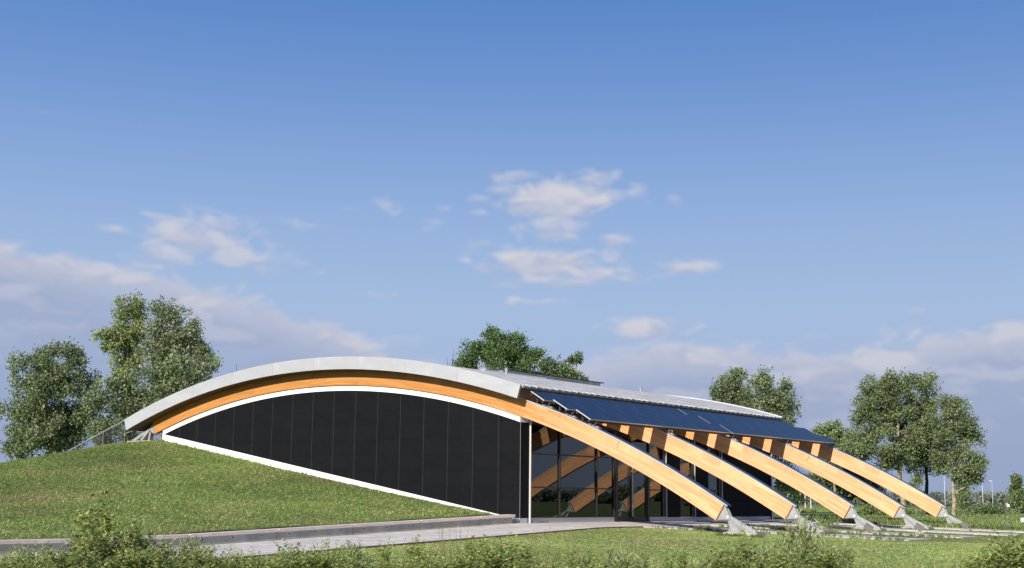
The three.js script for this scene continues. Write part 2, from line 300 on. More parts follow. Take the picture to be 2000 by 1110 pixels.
// glazed side towards the beams
{
  const front = holder('glass_front', hall), r = rng(11);
  const pane = (z0, z1, y0, y1, parent = front, x = -0.09) => {
    const m = part('pane', new THREE.BoxGeometry(0.008, y1 - y0, Math.abs(z1 - z0)), M.glass, parent);
    m.position.set(x, (y0 + y1) / 2, (z0 + z1) / 2); m.rotation.set(0, (r() - 0.5) * 0.008, (r() - 0.5) * 0.008); return m;
  };
  const post = (z, w = 0.07) => { part('mullion', box(-0.17, -0.03, 0.24, 3.75, z - w / 2, z + w / 2), M.frame, front); part('timber_post', box(-0.46, -0.172, 0.24, 3.75, z - 0.04, z + 0.04), M.columnWood, front); };
  const bar = (y, z0, z1) => part('transom', box(-0.16, -0.036, y - 0.025, y + 0.025, z0, z1), M.frame, front);
  const bays = [[-0.6, -2.62], [-2.62, -5.2], [-5.2, -6.46], [-9.24, -10.3], [-11.77, -12.8], [-14.32, -15.3]], rows = [[0.24, 1.355], [1.355, 2.61], [2.61, 3.75]];
  for (const [a, b] of bays) for (const [y0, y1] of rows) { pane(a - 0.02, b + 0.02, y0 + 0.01, y1 - 0.01); if (y1 < 3) bar(y1, b + 0.036, a - 0.036); else bar(3.735, b + 0.036, a - 0.036); }
  for (const z of [-2.62, -5.2]) post(z);
  post(-0.56, 0.07); post(-6.49, 0.1); post(-9.2, 0.08);
  for (const z of [-10.44, -12.97, -15.5]) post(z, 0.26);
  part('sill', box(-0.2, -0.024, 0.222, 0.245, -6.45, -0.5), M.frame, front);
  part('plinth', box(-0.3, -0.057, -0.5, 0.221, -6.5, -0.44), M.plinth, front);
  part('plinth', box(-0.3, -0.057, -0.5, 0.221, -20.7, -9.27), M.plinth, front);
  part('corner_plinth', box(-0.3, 0.0, -0.5, 0.212, -0.437, -0.02), M.plinth, front);
  part('sill', box(-0.2, -0.02, 0.222, 0.245, -20.6, -9.27), M.frame, front);
  for (const [a, b] of [[-10.58, -11.77], [-13.1, -14.32], [-15.64, -20.66]]) {
    const n = Math.max(1, Math.round((a - b) / 1.25)), w = (a - b) / n;
    for (let i = 0; i < n; i++) for (let j = 0; j < 6; j++) part('cladding_panel', box(-0.06, 0.0, 0.2 + 0.6 * j + 0.003, Math.min(3.75, 0.8 + 0.6 * j - 0.003), a - w * i - 0.004, a - w * (i + 1) + 0.004), M.panel, front);
    part('cladding_backing', box(-0.2, -0.061, 0.19, 3.75, a - 0.01, b + 0.01), M.frame, front);
    part('edge_trim', box(-0.02, 0.02, 0.2, 3.75, a + 0.003, a + 0.03), M.alu, front);
  }
  part('head_panel', box(-0.16, -0.05, 3.762, 4.69, -20.7, -0.31), M.frame, front);
  part('curtain', box(-0.62, -0.6, 0.9, 2.9, -15.25, -14.4), M.white, front, 'white curtain behind the last window');
  part('display_board', box(-0.9, -0.86, 0.25, 0.98, -2.35, -1.6), M.plinth, front, 'pale display board standing inside behind the first pane');
  part('notice_sheet', box(-0.13, -0.127, 0.95, 1.28, -6.35, -6.05), M.white, front, 'white notice sheet on the glass beside the door');
  // the door
  const door = holder('double_door', hall);
  part('door_frame', join([box(-0.14, -0.01, 0.0, 2.68, -6.66, -6.545), box(-0.14, -0.01, 0.0, 2.68, -9.15, -9.04), box(-0.14, -0.01, 2.56, 2.68, -9.038, -6.662)]), M.frame, door);
  for (const [a, b] of [[-6.67, -7.83], [-7.85, -9.03]]) {
    const leaf = part('door_leaf', join([box(-0.12, -0.04, 0.03, 0.2, a, b), box(-0.12, -0.04, 2.46, 2.55, a, b), box(-0.12, -0.04, 0.203, 2.457, a, a - 0.09), box(-0.12, -0.04, 0.203, 2.457, b + 0.09, b)]), M.frame, door);
    pane(a - 0.085, b + 0.085, 0.19, 2.47, leaf, -0.08);
  }
  part('door_handle', join([rod(new V3(0.035, 0.25, -7.76), new V3(0.035, 2.4, -7.76), 0.02), rod(new V3(-0.04, 0.5, -7.76), new V3(0.035, 0.5, -7.76), 0.012), rod(new V3(-0.04, 2.1, -7.76), new V3(0.035, 2.1, -7.76), 0.012)]), M.steel, door);
  for (const [a, b] of [[-6.56, -7.8], [-7.86, -9.15]]) pane(a, b, 2.69, 3.73, door);
  part('door_sill', box(-0.3, 0.02, -0.3, 0.02, -9.26, -6.51), M.concrete, door);
  for (const z of [-0.521, -20.63]) part('steel_post', join([rod(new V3(0.075, -0.1, z), new V3(0.075, 3.92, z), 0.042, 0.042, 16), box(-0.03, 0.18, -0.05, 0.02, z - 0.1, z + 0.1)]), M.steel, hall, z > -1 ? 'bright steel post at the corner of the black end wall' : 'bright steel post at the far corner of the hall');
}
// arched beams with their steel feet
{
  const wood = [3, 4, 5].map((s) => std({ map: beamWood(s), roughness: 0.62 }));
  const beamG = prism([...arc(BEAM.c, BEAM.r0, BEAM.t0, BEAM.t1, 110), ...arc(BEAM.c, BEAM.r1, BEAM.t1, BEAM.t0, 110)], 0.1, -0.1, 0.006);
  const p = beamG.attributes.position, uv = beamG.attributes.uv;
  for (let i = 0; i < p.count; i++) { const dx = p.getX(i) - BEAM.c[0], dy = p.getY(i) - BEAM.c[1]; uv.setXY(i, (Math.atan2(dx, dy) - BEAM.t0) / (BEAM.t1 - BEAM.t0), (Math.hypot(dx, dy) - BEAM.r0) / 0.653); }
  const polar = (t, r) => [BEAM.c[0] + r * Math.sin(t), BEAM.c[1] + r * Math.cos(t)], tc = 0.3015;
  const capG = prism([...arc(BEAM.c, 36.151, tc, BEAM.t1 + 0.004, 50), ...arc(BEAM.c, 36.168, BEAM.t1 + 0.004, tc, 50)], 0.128, -0.128), lipG = join([prism([...arc(BEAM.c, 36.115, tc, BEAM.t1 + 0.004, 50), ...arc(BEAM.c, 36.150, BEAM.t1 + 0.004, tc, 50)], 0.128, 0.112), prism([...arc(BEAM.c, 36.115, tc, BEAM.t1 + 0.004, 50), ...arc(BEAM.c, 36.150, BEAM.t1 + 0.004, tc, 50)], -0.112, -0.128)]);
  const endG = prism([polar(BEAM.t1 + 0.0002, BEAM.r0 + 0.01), polar(BEAM.t1 + 0.0010, BEAM.r0 + 0.01), polar(BEAM.t1 + 0.0010, 36.12), polar(BEAM.t1 + 0.0002, 36.12)], 0.104, -0.104);
  const round = (cx, cy, r, a0, a1, n = 10) => Array.from({ length: n + 1 }, (_, i) => { const a = lerp(a0, a1, i / n); return [cx + r * Math.cos(a), cy + r * Math.sin(a)]; });
  // upper shoe (two cheeks) and lower foot, right-hand end
  const cheek = [polar(BEAM.t1 + 0.0012, 36.10), polar(BEAM.t1 + 0.0012, BEAM.r0 + 0.03), [8.33, 0.305], ...round(8.582, 0.395, 0.092, -PI / 2, 0.35)];
  const shoeG = join([prism(cheek, 0.085, 0.06, 0.003), prism(cheek, -0.06, -0.085, 0.003)]);
  const boltG = join([0.088, -0.088].map((z) => new THREE.CylinderGeometry(0.034, 0.034, 0.02, 6).rotateX(PI / 2).translate(8.582, 0.395, z)).concat([new THREE.CylinderGeometry(0.055, 0.055, 0.008, 16).rotateX(PI / 2).translate(8.582, 0.395, 0.087)]));
  const footG = join([prism([[8.68, -0.055], [9.58, -0.055], [9.55, -0.02], [8.66, 0.44], ...round(8.582, 0.395, 0.075, 0.9, 4.2)], 0.04, -0.04, 0.004),
    prism([[9.1, -0.055], [9.17, -0.055], [8.66, 0.36], [8.61, 0.34]], 0.12, 0.041, 0.003), prism([[9.1, -0.055], [9.17, -0.055], [8.66, 0.36], [8.61, 0.34]], -0.041, -0.12, 0.003),
    box(8.62, 9.68, -0.09, -0.055, -0.24, 0.24)]);
  const nutG = join([8.7, 9.6].flatMap((x) => [-0.18, 0.18].map((z) => new THREE.CylinderGeometry(0.022, 0.022, 0.05, 6).translate(x, -0.03, z))));
  const padG = box(8.52, 9.74, -0.75, -0.092, -0.3, 0.3);
  // left-hand end, on top of the mound
  const l0 = BEAM.t0;
  const shoeLeft = join([0.085, -0.06].map((z) => prism([polar(l0 - 0.0012, BEAM.r0 + 0.03), polar(l0 - 0.0012, 36.0), ...round(-21.83, 3.98, 0.1, 2.0, 4.9)], z, z - 0.025)));
  const footLeft = join([0.1, -0.07].map((z) => prism([[-21.78, 3.94], [-21.84, 4.06], [-22.35, 3.86], [-23.2, 3.5], [-22.95, 3.48]], z, z - 0.03)).concat([prism([[-21.78, 3.93], [-21.9, 3.98], [-22.5, 3.5], [-22.3, 3.5]], 0.16, -0.16), prism([[-21.76, 3.93], [-21.86, 3.95], [-21.98, 3.45], [-21.86, 3.45]], 0.1, -0.1)]));
  const padLeft = box(-23.3, -21.5, 2.4, 3.46, -0.4, 0.3);
  const where = ['nearest timber arch, in front of the black end wall', 'second timber arch from the black end wall', 'middle one of the five timber arches', 'fourth timber arch, last but one', 'farthest timber arch, beside the trees'];
  for (let i = 0; i < 5; i++) {
    const b = part('timber_arch', beamG, wood[i % 3], hall, where[i]); b.position.z = -BAY * i;
    part('cap_flashing', capG, M.flashing, b); part('cap_lip', lipG, M.alu, b); part('end_board', endG, M.endGrain, b); part('steel_shoe', shoeG, M.galv, b); part('pivot_bolt', boltG, M.steel, b);
    part('steel_foot', footG, M.galv, b); part('anchor_bolts', nutG, M.steel, b); part('concrete_pad', padG, M.pad, b);
    part('steel_shoe', shoeLeft, M.galv, b); part('steel_foot', footLeft, M.galv, b); part('concrete_pad', padLeft, M.pad, b);
  }
}
// roof
const ROOF = { c: [-10.344, -30.816], r: 37.462, c0: [-10.323, -30.625], r0: 36.77 };
const roofY = (x, lift = 0) => ROOF.c[1] + Math.sqrt((ROOF.r + lift) ** 2 - (x - ROOF.c[0]) ** 2);
{
  const roof = part('roof', arcSolid(ROOF.c0, ROOF.r0 + 0.02, ROOF.c, ROOF.r, [[-22.86, -23.0], [0.32, 0.475]], 0.64, -21.2, 120), M.shingle, hall);
  { // shingle courses run along the building: uv = (z, arc length)
    const p = roof.geometry.attributes.position, uv = roof.geometry.attributes.uv;
    for (let i = 0; i < p.count; i++) { const t = Math.atan2(p.getX(i) - ROOF.c[0], p.getY(i) - ROOF.c[1]); uv.setXY(i, p.getZ(i), t * ROOF.r); }
  }
  part('soffit', arcSolid(ROOF.c0, ROOF.r0 - 0.012, ROOF.c0, ROOF.r0 + 0.018, [-22.86, 0.27], 0.63, -21.19, 100), M.soffit, roof);
  part('eave_fascia', prism([[0.326, 4.553], [0.35, 4.545], [0.505, 5.02], [0.482, 5.03]], 0.635, -21.2), M.darkZinc, roof, 'dark metal eave board above the glass front');
  const r = rng(21), tile = [0, 1, 2].map((k) => { const g = box(-0.2, 0.055, -0.02, 0.06, -0.216, 0.216), p = g.attributes.position; for (let i = 0; i < p.count; i++) p.setY(i, p.getY(i) + (p.getZ(i) + 0.215) * (0.045 + 0.02 * k)); return g; });
  const slope = -Math.asin((0.45 - ROOF.c[0]) / ROOF.r);
  for (let k = 0; k < 49; k++) { const m = part('shingle', tile[k % 3], M.shingle, roof); m.position.set(0.49, roofY(0.49) - 0.075, 0.38 - 0.44 * k); m.rotation.z = slope + (r() - 0.5) * 0.02; }
  // end trims: nine lengths of zinc in front, one white verge behind
  const cuts = [[-23.05, -22.88]].concat([-20.9, -18.25, -15.59, -12.98, -10.46, -7.9, -5.3, -2.64].map((x) => [x + 0.1, x + 0.1]), [[0.5, 0.342]]);
  const front = holder('roof_fascia', hall);
  for (let k = 0; k < 9; k++) {
    const a = cuts[k], b = cuts[k + 1], g = 0.003;
    part('fascia_section', arcSolid(ROOF.c0, ROOF.r0, ROOF.c, ROOF.r + 0.02, [[a[1] + g, a[0] + g], [b[1] - g, b[0] - g]], 0.7, 0.645, 24), M.zinc, front);
  }
  part('verge_trim', arcSolid(ROOF.c, ROOF.r - 0.05, ROOF.c, ROOF.r + 0.05, [-23.1, 0.42], -21.21, -21.3, 80), M.alu, roof);
  const vent = new THREE.LatheGeometry([[0.001, 0.62], [0.05, 0.6], [0.14, 0.52], [0.14, 0.49], [0.1, 0.48], [0.1, 0.4], [0.13, 0.39], [0.13, 0.3], [0.09, 0.29], [0.09, -0.4]].map(([x, y]) => new THREE.Vector2(x, y)), 14);
  for (const [x, z] of [[-4.0, -4.3], [-4.0, -15.0]]) { const m = part('vent_pipe', vent, M.galv, roof); m.position.set(x, roofY(x), z); m.scale.set(0.62, 0.42, 0.62); }
  part('rooflight', box(-5.4, -4.5, roofY(-4.5) - 0.3, roofY(-4.5) + 0.14, -12.2, -4.7), M.shingle, roof, 'long low rooflight kerb along the ridge'); part('rooflight_lid', box(-5.5, -4.4, roofY(-4.5) + 0.141, roofY(-4.5) + 0.175, -12.4, -4.6), M.bronze, roof);
  part('rooflight_flashing', box(-4.49, -4.3, roofY(-4.3) - 0.2, roofY(-4.3) + 0.05, -7.6, -3.2), M.alu, roof);
  const top = roofY(-15.65);
  part('lightning_rod', join([rod(new V3(-15.65, top - 0.1, 0.3), new V3(-15.68, top + 0.48, 0.3), 0.012, 0.006), new THREE.TorusGeometry(0.16, 0.01, 5, 14, 2.0).rotateY(0.4).translate(-16.0, roofY(-16) + 0.02, 0.2)]), M.frame, roof);
}
// three rows of solar panels over the arches
{
  const cells = texture(512, 1024, (i, j) => {                     // one module: 5 x 10 cells
    const x = (i / 512 * 5) % 1, y = (j / 1024 * 10) % 1, ex = Math.min(x, 1 - x), ey = Math.min(y, 1 - y), rim = Math.min(j, 1023 - j) < 14;
    const n = (fbm(i / 24, j / 24, 3) - 0.5) * 12, id = (hash2(Math.floor(i / 512 * 5) + 3, Math.floor(j / 1024 * 10)) - 0.5) * 10;
    return rim ? [70, 82, 106] : ex < 0.085 ? [58, 69, 93] : ey < 0.03 ? [60, 72, 100] : [20 + n + id, 26 + n + id, 40 + n + id];
  });
  const solar = new THREE.MeshPhysicalMaterial({ map: cells, roughness: 0.35, clearcoat: 0.25, clearcoatRoughness: 0.1, specularIntensity: 0.4 });
  const rows = [[0.731, 4.847, 1.329, 4.489], [1.74, 4.498, 2.361, 4.13], [2.747, 4.105, 3.366, 3.736]], say = ['uppermost row of dark blue solar panels', 'middle row of dark blue solar panels', 'lowest row of dark blue solar panels'];
  const N = 16, z0 = 0.35, z1 = -21.0, pitch = (z0 - z1 - 0.05) / N;
  rows.forEach(([xa, ya, xb, yb], k) => {
    const len = Math.hypot(xb - xa, yb - ya), ang = Math.atan2(yb - ya, xb - xa), row = holder('solar_array', hall);
    row.userData.label = say[k];
    const place = (m, s, lift, z) => { m.position.set(lerp(xa, xb, s) - Math.sin(ang) * lift, lerp(ya, yb, s) + Math.cos(ang) * lift, z); m.rotation.z = ang; };
    const frameG = box(-len / 2, len / 2, -0.04, -0.003, -(pitch - 0.003) / 2, (pitch - 0.003) / 2), glassG = new THREE.BoxGeometry(len - 0.02, 0.007, pitch - 0.008);
    { const p = glassG.attributes.position, uv = glassG.attributes.uv; for (let i = 0; i < p.count; i++) uv.setXY(i, p.getX(i) / (len - 0.02) + 0.5, p.getZ(i) / (pitch - 0.008) + 0.5); }
    for (let i = 0; i < N; i++) {
      const z = z0 - pitch * (i + 0.5) - (i >= 8 ? 0.05 : 0), f = part('solar_panel', glassG, solar, row);
      place(f, 0.5, 0.0, z);
      const fr = part('panel_frame', frameG, M.alu, row); place(fr, 0.5, 0, z);
    }
    const backG = box(-len / 2 + 0.02, len / 2 - 0.02, -0.046, -0.0401, z1 + 0.05, z0 - 0.03), bk = part('backing_sheet', backG, M.bronze, row); place(bk, 0.5, 0, 0); bk.position.z = 0;
    const railG = box(-0.03, 0.03, -0.14, -0.047, z1 + 0.1, z0 - 0.02);
    for (const s of [0.1, 0.93]) { const m = part('rail', railG, M.bronze, row); place(m, s, 0, 0); m.position.z = 0; }
    for (let i = 0; i < 5; i++) {
      const x = lerp(xa, xb, 0.93), t = Math.asin((x - BEAM.c[0]) / 36.17), y = BEAM.c[1] + 36.17 * Math.cos(t), b = part('bracket', join([box(-0.24, 0.24, 0, 0.02, -0.1, 0.1), box(-0.14, -0.06, 0.02, 0.05, -0.06, 0.06), box(0.08, 0.16, 0.02, 0.05, -0.06, 0.06)]), M.galv, row);
      b.position.set(x, y, -BAY * i); b.rotation.z = -t;
      const arm = part('bracket_arm', join([box(-0.03, 0.03, 0.021, 0.16, -0.05, -0.03), box(-0.03, 0.03, 0.021, 0.16, 0.03, 0.05)]), M.bronze, row); arm.position.copy(b.position); arm.rotation.z = -t;
      const xu = lerp(xa, xb, 0.1), tu = Math.asin((xu - BEAM.c[0]) / 36.17), yu = BEAM.c[1] + 36.17 * Math.cos(tu), top = lerp(ya, yb, 0.1) - 0.1;
      if (top > yu) part('strut', box(xu - 0.03, xu + 0.03, yu, top, -BAY * i - 0.04, -BAY * i + 0.04), M.bronze, row);
    }
  });
}

// ---------------------------------------------------------------- ground, mound, paths, seat wall
function sheet(xs, zs, f, keep = () => true, skirt = 0) {
  const pos = [], uv = [], idx = [], nx = xs.length;
  for (const z of zs) for (const x of xs) { pos.push(x, f(x, z), z); uv.push(x, z); }
  for (let j = 0; j + 1 < zs.length; j++) for (let i = 0; i + 1 < nx; i++) { if (!keep((xs[i] + xs[i + 1]) / 2, (zs[j] + zs[j + 1]) / 2)) continue; const a = j * nx + i, b = a + 1, c = a + nx, d = c + 1; idx.push(a, c, b, b, c, d); }
  if (skirt) {                                          // sides of a slab
    const ring = [...xs.map((x) => [x, zs[0]]), ...zs.slice(1).map((z) => [xs[nx - 1], z]), ...xs.slice(0, -1).reverse().map((x) => [x, zs[zs.length - 1]]), ...zs.slice(1, -1).reverse().map((z) => [xs[0], z])];
    ring.forEach(([x, z], i) => { const [x2, z2] = ring[(i + 1) % ring.length], o = pos.length / 3; pos.push(x, f(x, z), z, x2, f(x2, z2), z2, x, f(x, z) - skirt, z, x2, f(x2, z2) - skirt, z2); uv.push(x + z, 0, x2 + z2, 0, x + z, skirt, x2 + z2, skirt); idx.push(o, o + 1, o + 2, o + 1, o + 3, o + 2); });
  }
  const g = new THREE.BufferGeometry();
  g.setAttribute('position', new THREE.Float32BufferAttribute(pos, 3)); g.setAttribute('uv', new THREE.Float32BufferAttribute(uv, 2)); g.setIndex(idx); g.computeVertexNormals();
  return g;
}
const range = (a, b, n) => Array.from({ length: n + 1 }, (_, i) => lerp(a, b, i / n));
function patches(g, f) { const p = g.attributes.position, c = new Float32Array(p.count * 3); for (let i = 0; i < p.count; i++) { const k = f(p.getX(i), p.getZ(i)); c.set(k, i * 3); } g.setAttribute('color', new THREE.BufferAttribute(c, 3)); return g; }
const turf = std({ map: grassMap, roughness: 1, vertexColors: true, bumpMap: bumpGrain, bumpScale: 0.03 });
const turfTint = (x, z) => { const n = fbm(x * 0.22 + 80, z * 0.22 + 80, 4), d = smooth(0.5, 0.68, fbm(x * 0.7 + 9, z * 0.7, 3)), k = 0.84 + 0.56 * n; return [k * lerp(1, 1.12, d), k * lerp(1, 1.06, d), k * lerp(1, 1.1, d)]; };
{
  const S = range(-112, 112, 224).map((i) => 8 * Math.sinh(i * 0.055));
  const inside = (x, z) => x < -0.2 && x > -21 && z < -0.1 && z > -20.8;
  const g = sheet(S.map((x) => x + 4), S.map((z) => z + 4), (x, z) => land(x, z) - (inside(x, z) ? 0.4 : 0));
  whole('ground', patches(g, turfTint), turf, 'flat mown grassland reaching to the horizon', 'ground', { kind: 'structure' });
  // the mound: in front of the end wall, and along the buried west side
  const gx = range(-52, -0.3, 130), m1 = sheet(gx, range(-0.02, 34, 90), mound), m2 = sheet(range(-52, -21.2, 70), range(-34, -0.02, 70), mound);
  whole('grass_mound', mergeGeometries([patches(m1, turfTint), patches(m2, turfTint)]), turf, 'grassy mound banked up against the black end wall', 'hill', { kind: 'structure' });
}
const onLand = (lift) => (x, z) => land(x, z) + lift;
{
  const paving = std({ map: paverMap, roughness: 0.95, bumpMap: bumpGrain, bumpScale: 0.002 });
  whole('paved_path', sheet(range(0.002, 3.62, 10), range(-24, 30, 150), onLand(0.035), undefined, 0.2), paving, 'pale paved path beside the glass front and seat wall', 'path', { kind: 'structure' });
  const kerb = []; for (let z = -2.6; z < 29; z += 1) kerb.push(hexa(3.621, 3.70, z + 0.004, z + 0.996, (q) => land(3.65, q) - 0.1, (q) => land(3.65, q) + 0.05));
  whole('path_kerb', join(kerb), std({ color: srgb(126, 96, 82), roughness: 0.95 }), 'thin brown edging between paved path and lawn', 'kerb', { kind: 'structure' });
  const slab = std({ map: slabMap, roughness: 0.95, bumpMap: bumpGrain, bumpScale: 0.002 });
  [[-4.7, -2.65], [-9.7, -7.85], [-14.9, -13.05], [-20.1, -18.3]].forEach(([a, b], i) => whole('side_path', sheet(range(3.621, 13.6, 24), range(a, b, 4), onLand(0.04), undefined, 0.2), slab, ['concrete strip across the lawn behind the nearest steel foot', 'second concrete strip across the lawn, behind the second steel foot', 'third concrete strip across the lawn from the near end', 'last concrete strip across the lawn before the trees'][i], 'path', { kind: 'structure' }));
  whole('far_path', sheet(range(3.7, 40, 40), [-27.4, -26.9], onLand(0.03), undefined, 0.15), slab, 'narrow pale path beyond the farthest arch', 'path', { kind: 'structure' });
  // low concrete wall with a seat-like coping
  const wall = thing('seat_wall', 'low grey concrete wall with stone coping along the foot of the mound', 'wall');
  const joints = [0.33, 2.35, 5.54, 8.74, 11.93, 15.2, 18.4, 21.6, 24.8, 28];
  const lampG = join([box(-0.02, 0.006, -0.045, 0.045, -0.045, 0.045)]), lensG = box(0.0061, 0.012, -0.028, 0.028, -0.028, 0.028);
  for (let k = 0; k + 1 < joints.length; k++) {
    const a = joints[k], b = joints[k + 1], s = part('wall_segment', hexa(-0.32, 0, a + (k ? 0.012 : 0.12), b - 0.012, (z) => land(0, z) - 0.3, (z) => land(0, z) + 0.272), M.concrete, wall);
    part('coping', hexa(-0.36, 0.045, a + (k ? 0.012 : 0), b - 0.03, (z) => land(0, z) + 0.2725, (z) => land(0, z) + 0.362), M.stone, wall);
    const n = k ? 3 : 2; for (let i = 0; i < n; i++) { const z = lerp(a, b, (i + 0.55) / n), l = part('wall_light', lampG, M.steel, s); l.position.set(0, land(0, z) + 0.2, z); const q = part('lens', lensG, M.lampGlass, s); q.position.copy(l.position); }
  }
}
// small ground floodlights between the feet of the arches
{
  const say = ['small grey floodlight on the lawn below the third arch', 'small grey floodlight on the lawn below the fourth arch', 'small grey floodlight on the lawn below the farthest arch', 'small grey floodlight on the lawn beyond the farthest arch'];
  [[10.35, -7.4], [10.95, -10.9], [10.4, -17.9], [11.0, -21.8]].forEach(([x, z], i) => {
    const o = thing('floodlight', say[i], 'floodlight', { group: 'floodlights on the lawn' }), y = land(x, z);
    part('base_plate', box(-0.22, 0.22, -0.05, 0.05, -0.16, 0.16), M.pad, o); part('stem', rod(new V3(0, 0.05, 0), new V3(0, 0.16, 0), 0.025), M.galv, o);
    const b = part('lamp_housing', box(-0.15, 0.15, -0.1, 0.1, -0.12, 0.12), M.lampCase, o); b.position.set(0, 0.24, 0); b.rotation.set(0.1, 0.35, -0.6);
    part('lens', box(-0.13, 0.13, 0.1, 0.106, -0.085, 0.085), M.lampGlass, b);
    o.position.set(x, y, z);
  });
}
// wire mesh fence sloping away from the roof's left end
{
  const f = thing('mesh_fence', 'sloping wire mesh fence at the left end of the roof', 'fence'), A = [-23.4, 4.50], B = [-28.6, 2.86], z = 0.3, rail = (x) => lerp(A[1], B[1], (x - A[0]) / (B[0] - A[0])), foot = (x) => mound(x, z) - 0.1;
  part('rail', join([rod(new V3(...A, z), new V3(...B, z), 0.03), rod(new V3(-24.6, 3.55, z - 0.1), new V3(-22.4, 4.1, z - 0.1), 0.016)]), M.galv, f);
  for (const x of [-23.5, -25.2, -26.9]) part('post', rod(new V3(x, foot(x), z), new V3(x, rail(x), z), 0.02), M.galv, f);
  const wires = [];
  for (let x = -23.5; x > -28.2; x -= 0.1) if (rail(x) - foot(x) > 0.1) wires.push(rod(new V3(x, foot(x), z + 0.02), new V3(x, rail(x) - 0.02, z + 0.02), 0.0062, 0.0062, 4));
  for (let k = 1; k < 16; k++) { const a = new V3(A[0], A[1] - 0.1 * k, z + 0.03); let x = A[0]; while (x > -28.2 && A[1] - 0.1 * k - 0.0 > foot(x) && rail(x) > A[1] - 0.1 * k) x -= 0.1; if (x < A[0] - 0.15) wires.push(rod(a, new V3(x, A[1] - 0.1 * k, z + 0.03), 0.0062, 0.0062, 4)); }
  for (let k = 0; k < 22; k++) { const x0 = -21.9 - k * 0.11; wires.push(rod(new V3(x0, 3.5, -0.6), new V3(x0, 4.4, -0.6), 0.0062, 0.0062, 4)); }
  tag(part('wire_mesh', join(wires), std({ color: srgb(92, 98, 106), metalness: 0.4, roughness: 0.5 }), f), null, null, { kind: 'stuff' });
}

// ---------------------------------------------------------------- foliage
class Leaves {                                           // folded leaves collected into one geometry with a tint each
  constructor() { this.p = []; this.c = []; }
  add(o, dir, side, len, wid, fold, tint) {
    const n = new V3().crossVectors(dir, side), mid = 0.45, l = o.clone().addScaledVector(dir, len * mid).addScaledVector(side, wid / 2).addScaledVector(n, fold * wid), r = o.clone().addScaledVector(dir, len * mid).addScaledVector(side, -wid / 2).addScaledVector(n, fold * wid), t = o.clone().addScaledVector(dir, len);
    for (const v of [o, r, t, o, t, l]) this.p.push(v.x, v.y, v.z);
    for (let i = 0; i < 6; i++) this.c.push(tint[0], tint[1], tint[2]);
  }
  build() { const g = new THREE.BufferGeometry(); g.setAttribute('position', new THREE.Float32BufferAttribute(this.p, 3)); g.setAttribute('color', new THREE.Float32BufferAttribute(this.c, 3)); g.computeVertexNormals(); return g; }
}
const leafMat = (o = {}) => new THREE.MeshPhysicalMaterial({ vertexColors: true, roughness: 0.62, transmission: 0.3, thickness: 0, specularIntensity: 0.5, side: THREE.DoubleSide, ...o });
const FOLIAGE = leafMat({ transmission: 0.4 }), SHOOT = leafMat({ roughness: 0.55, transmission: 0.4 });
const bark = std({ map: scaled(texture(128, 256, (i, j) => { const n = fbm(i / 10, j / 26, 4) - 0.5, k = 1 + n * 0.9; return [148 * k, 136 * k, 114 * k]; }), 1, 1), roughness: 0.95 });
const darkBark = std({ color: srgb(62, 56, 48), roughness: 0.95 }), twigMat = std({ color: srgb(122, 116, 78), roughness: 0.9 });
const rvec = (r) => { const z = r() * 2 - 1, a = r() * 2 * PI, s = Math.sqrt(1 - z * z); return new V3(s * Math.cos(a), z, s * Math.sin(a)); };
function crownOf(lobes, r, { leaf = 0.145, per = 900, base = [0.10, 0.132, 0.054], pale = 0.2, spread = 0.34 } = {}) {
  const L = new Leaves();
  for (const { c, rx, ry } of lobes) {
    const n = Math.round(per * Math.max(0.25, (rx * rx + 2 * rx * ry) / 3) / 6.2);
    const clumps = Array.from({ length: 13 }, () => { const q = rvec(r), d = 0.35 + 0.62 * Math.sqrt(r()); return [q.x * rx * d, q.y * ry * d + 0.04 * ry, q.z * rx * d, 0.15 + 0.18 * r(), 0.8 + 0.4 * r()]; });
    for (let k = 0; k < n; k++) {
      const q = rvec(r), s = clumps[Math.floor(r() * 13)], rad = s[3] * Math.pow(r(), 0.4);
      const o = new V3(c.x + s[0] + q.x * rx * rad, c.y + s[1] + q.y * ry * rad, c.z + s[2] + q.z * rx * rad);
      const kk = s[4] * (0.75 + 0.5 * r()), m = 10 + Math.floor(r() * 8), lean = q.clone().add(new V3(0, 0.5, 0)).normalize();
      for (let i = 0; i < m; i++) {
        const d = rvec(r).addScaledVector(lean, 0.7).normalize(), s = new V3().crossVectors(d, rvec(r)).normalize(), p = o.clone().addScaledVector(rvec(r), spread * 0.8 * Math.cbrt(r())).addScaledVector(lean, spread * 1.1 * r());
        const silver = r() < pale, t = kk * (0.8 + 0.4 * r());
        L.add(p, d, s, leaf * (0.75 + 0.6 * r()), leaf * (0.6 + 0.3 * r()), 0.12, silver ? [0.42 * t, 0.45 * t, 0.29 * t] : [base[0] * t * 1.85, base[1] * t * 1.85, base[2] * t * 1.85]);
      }
    }
  }
  return L.build();
}
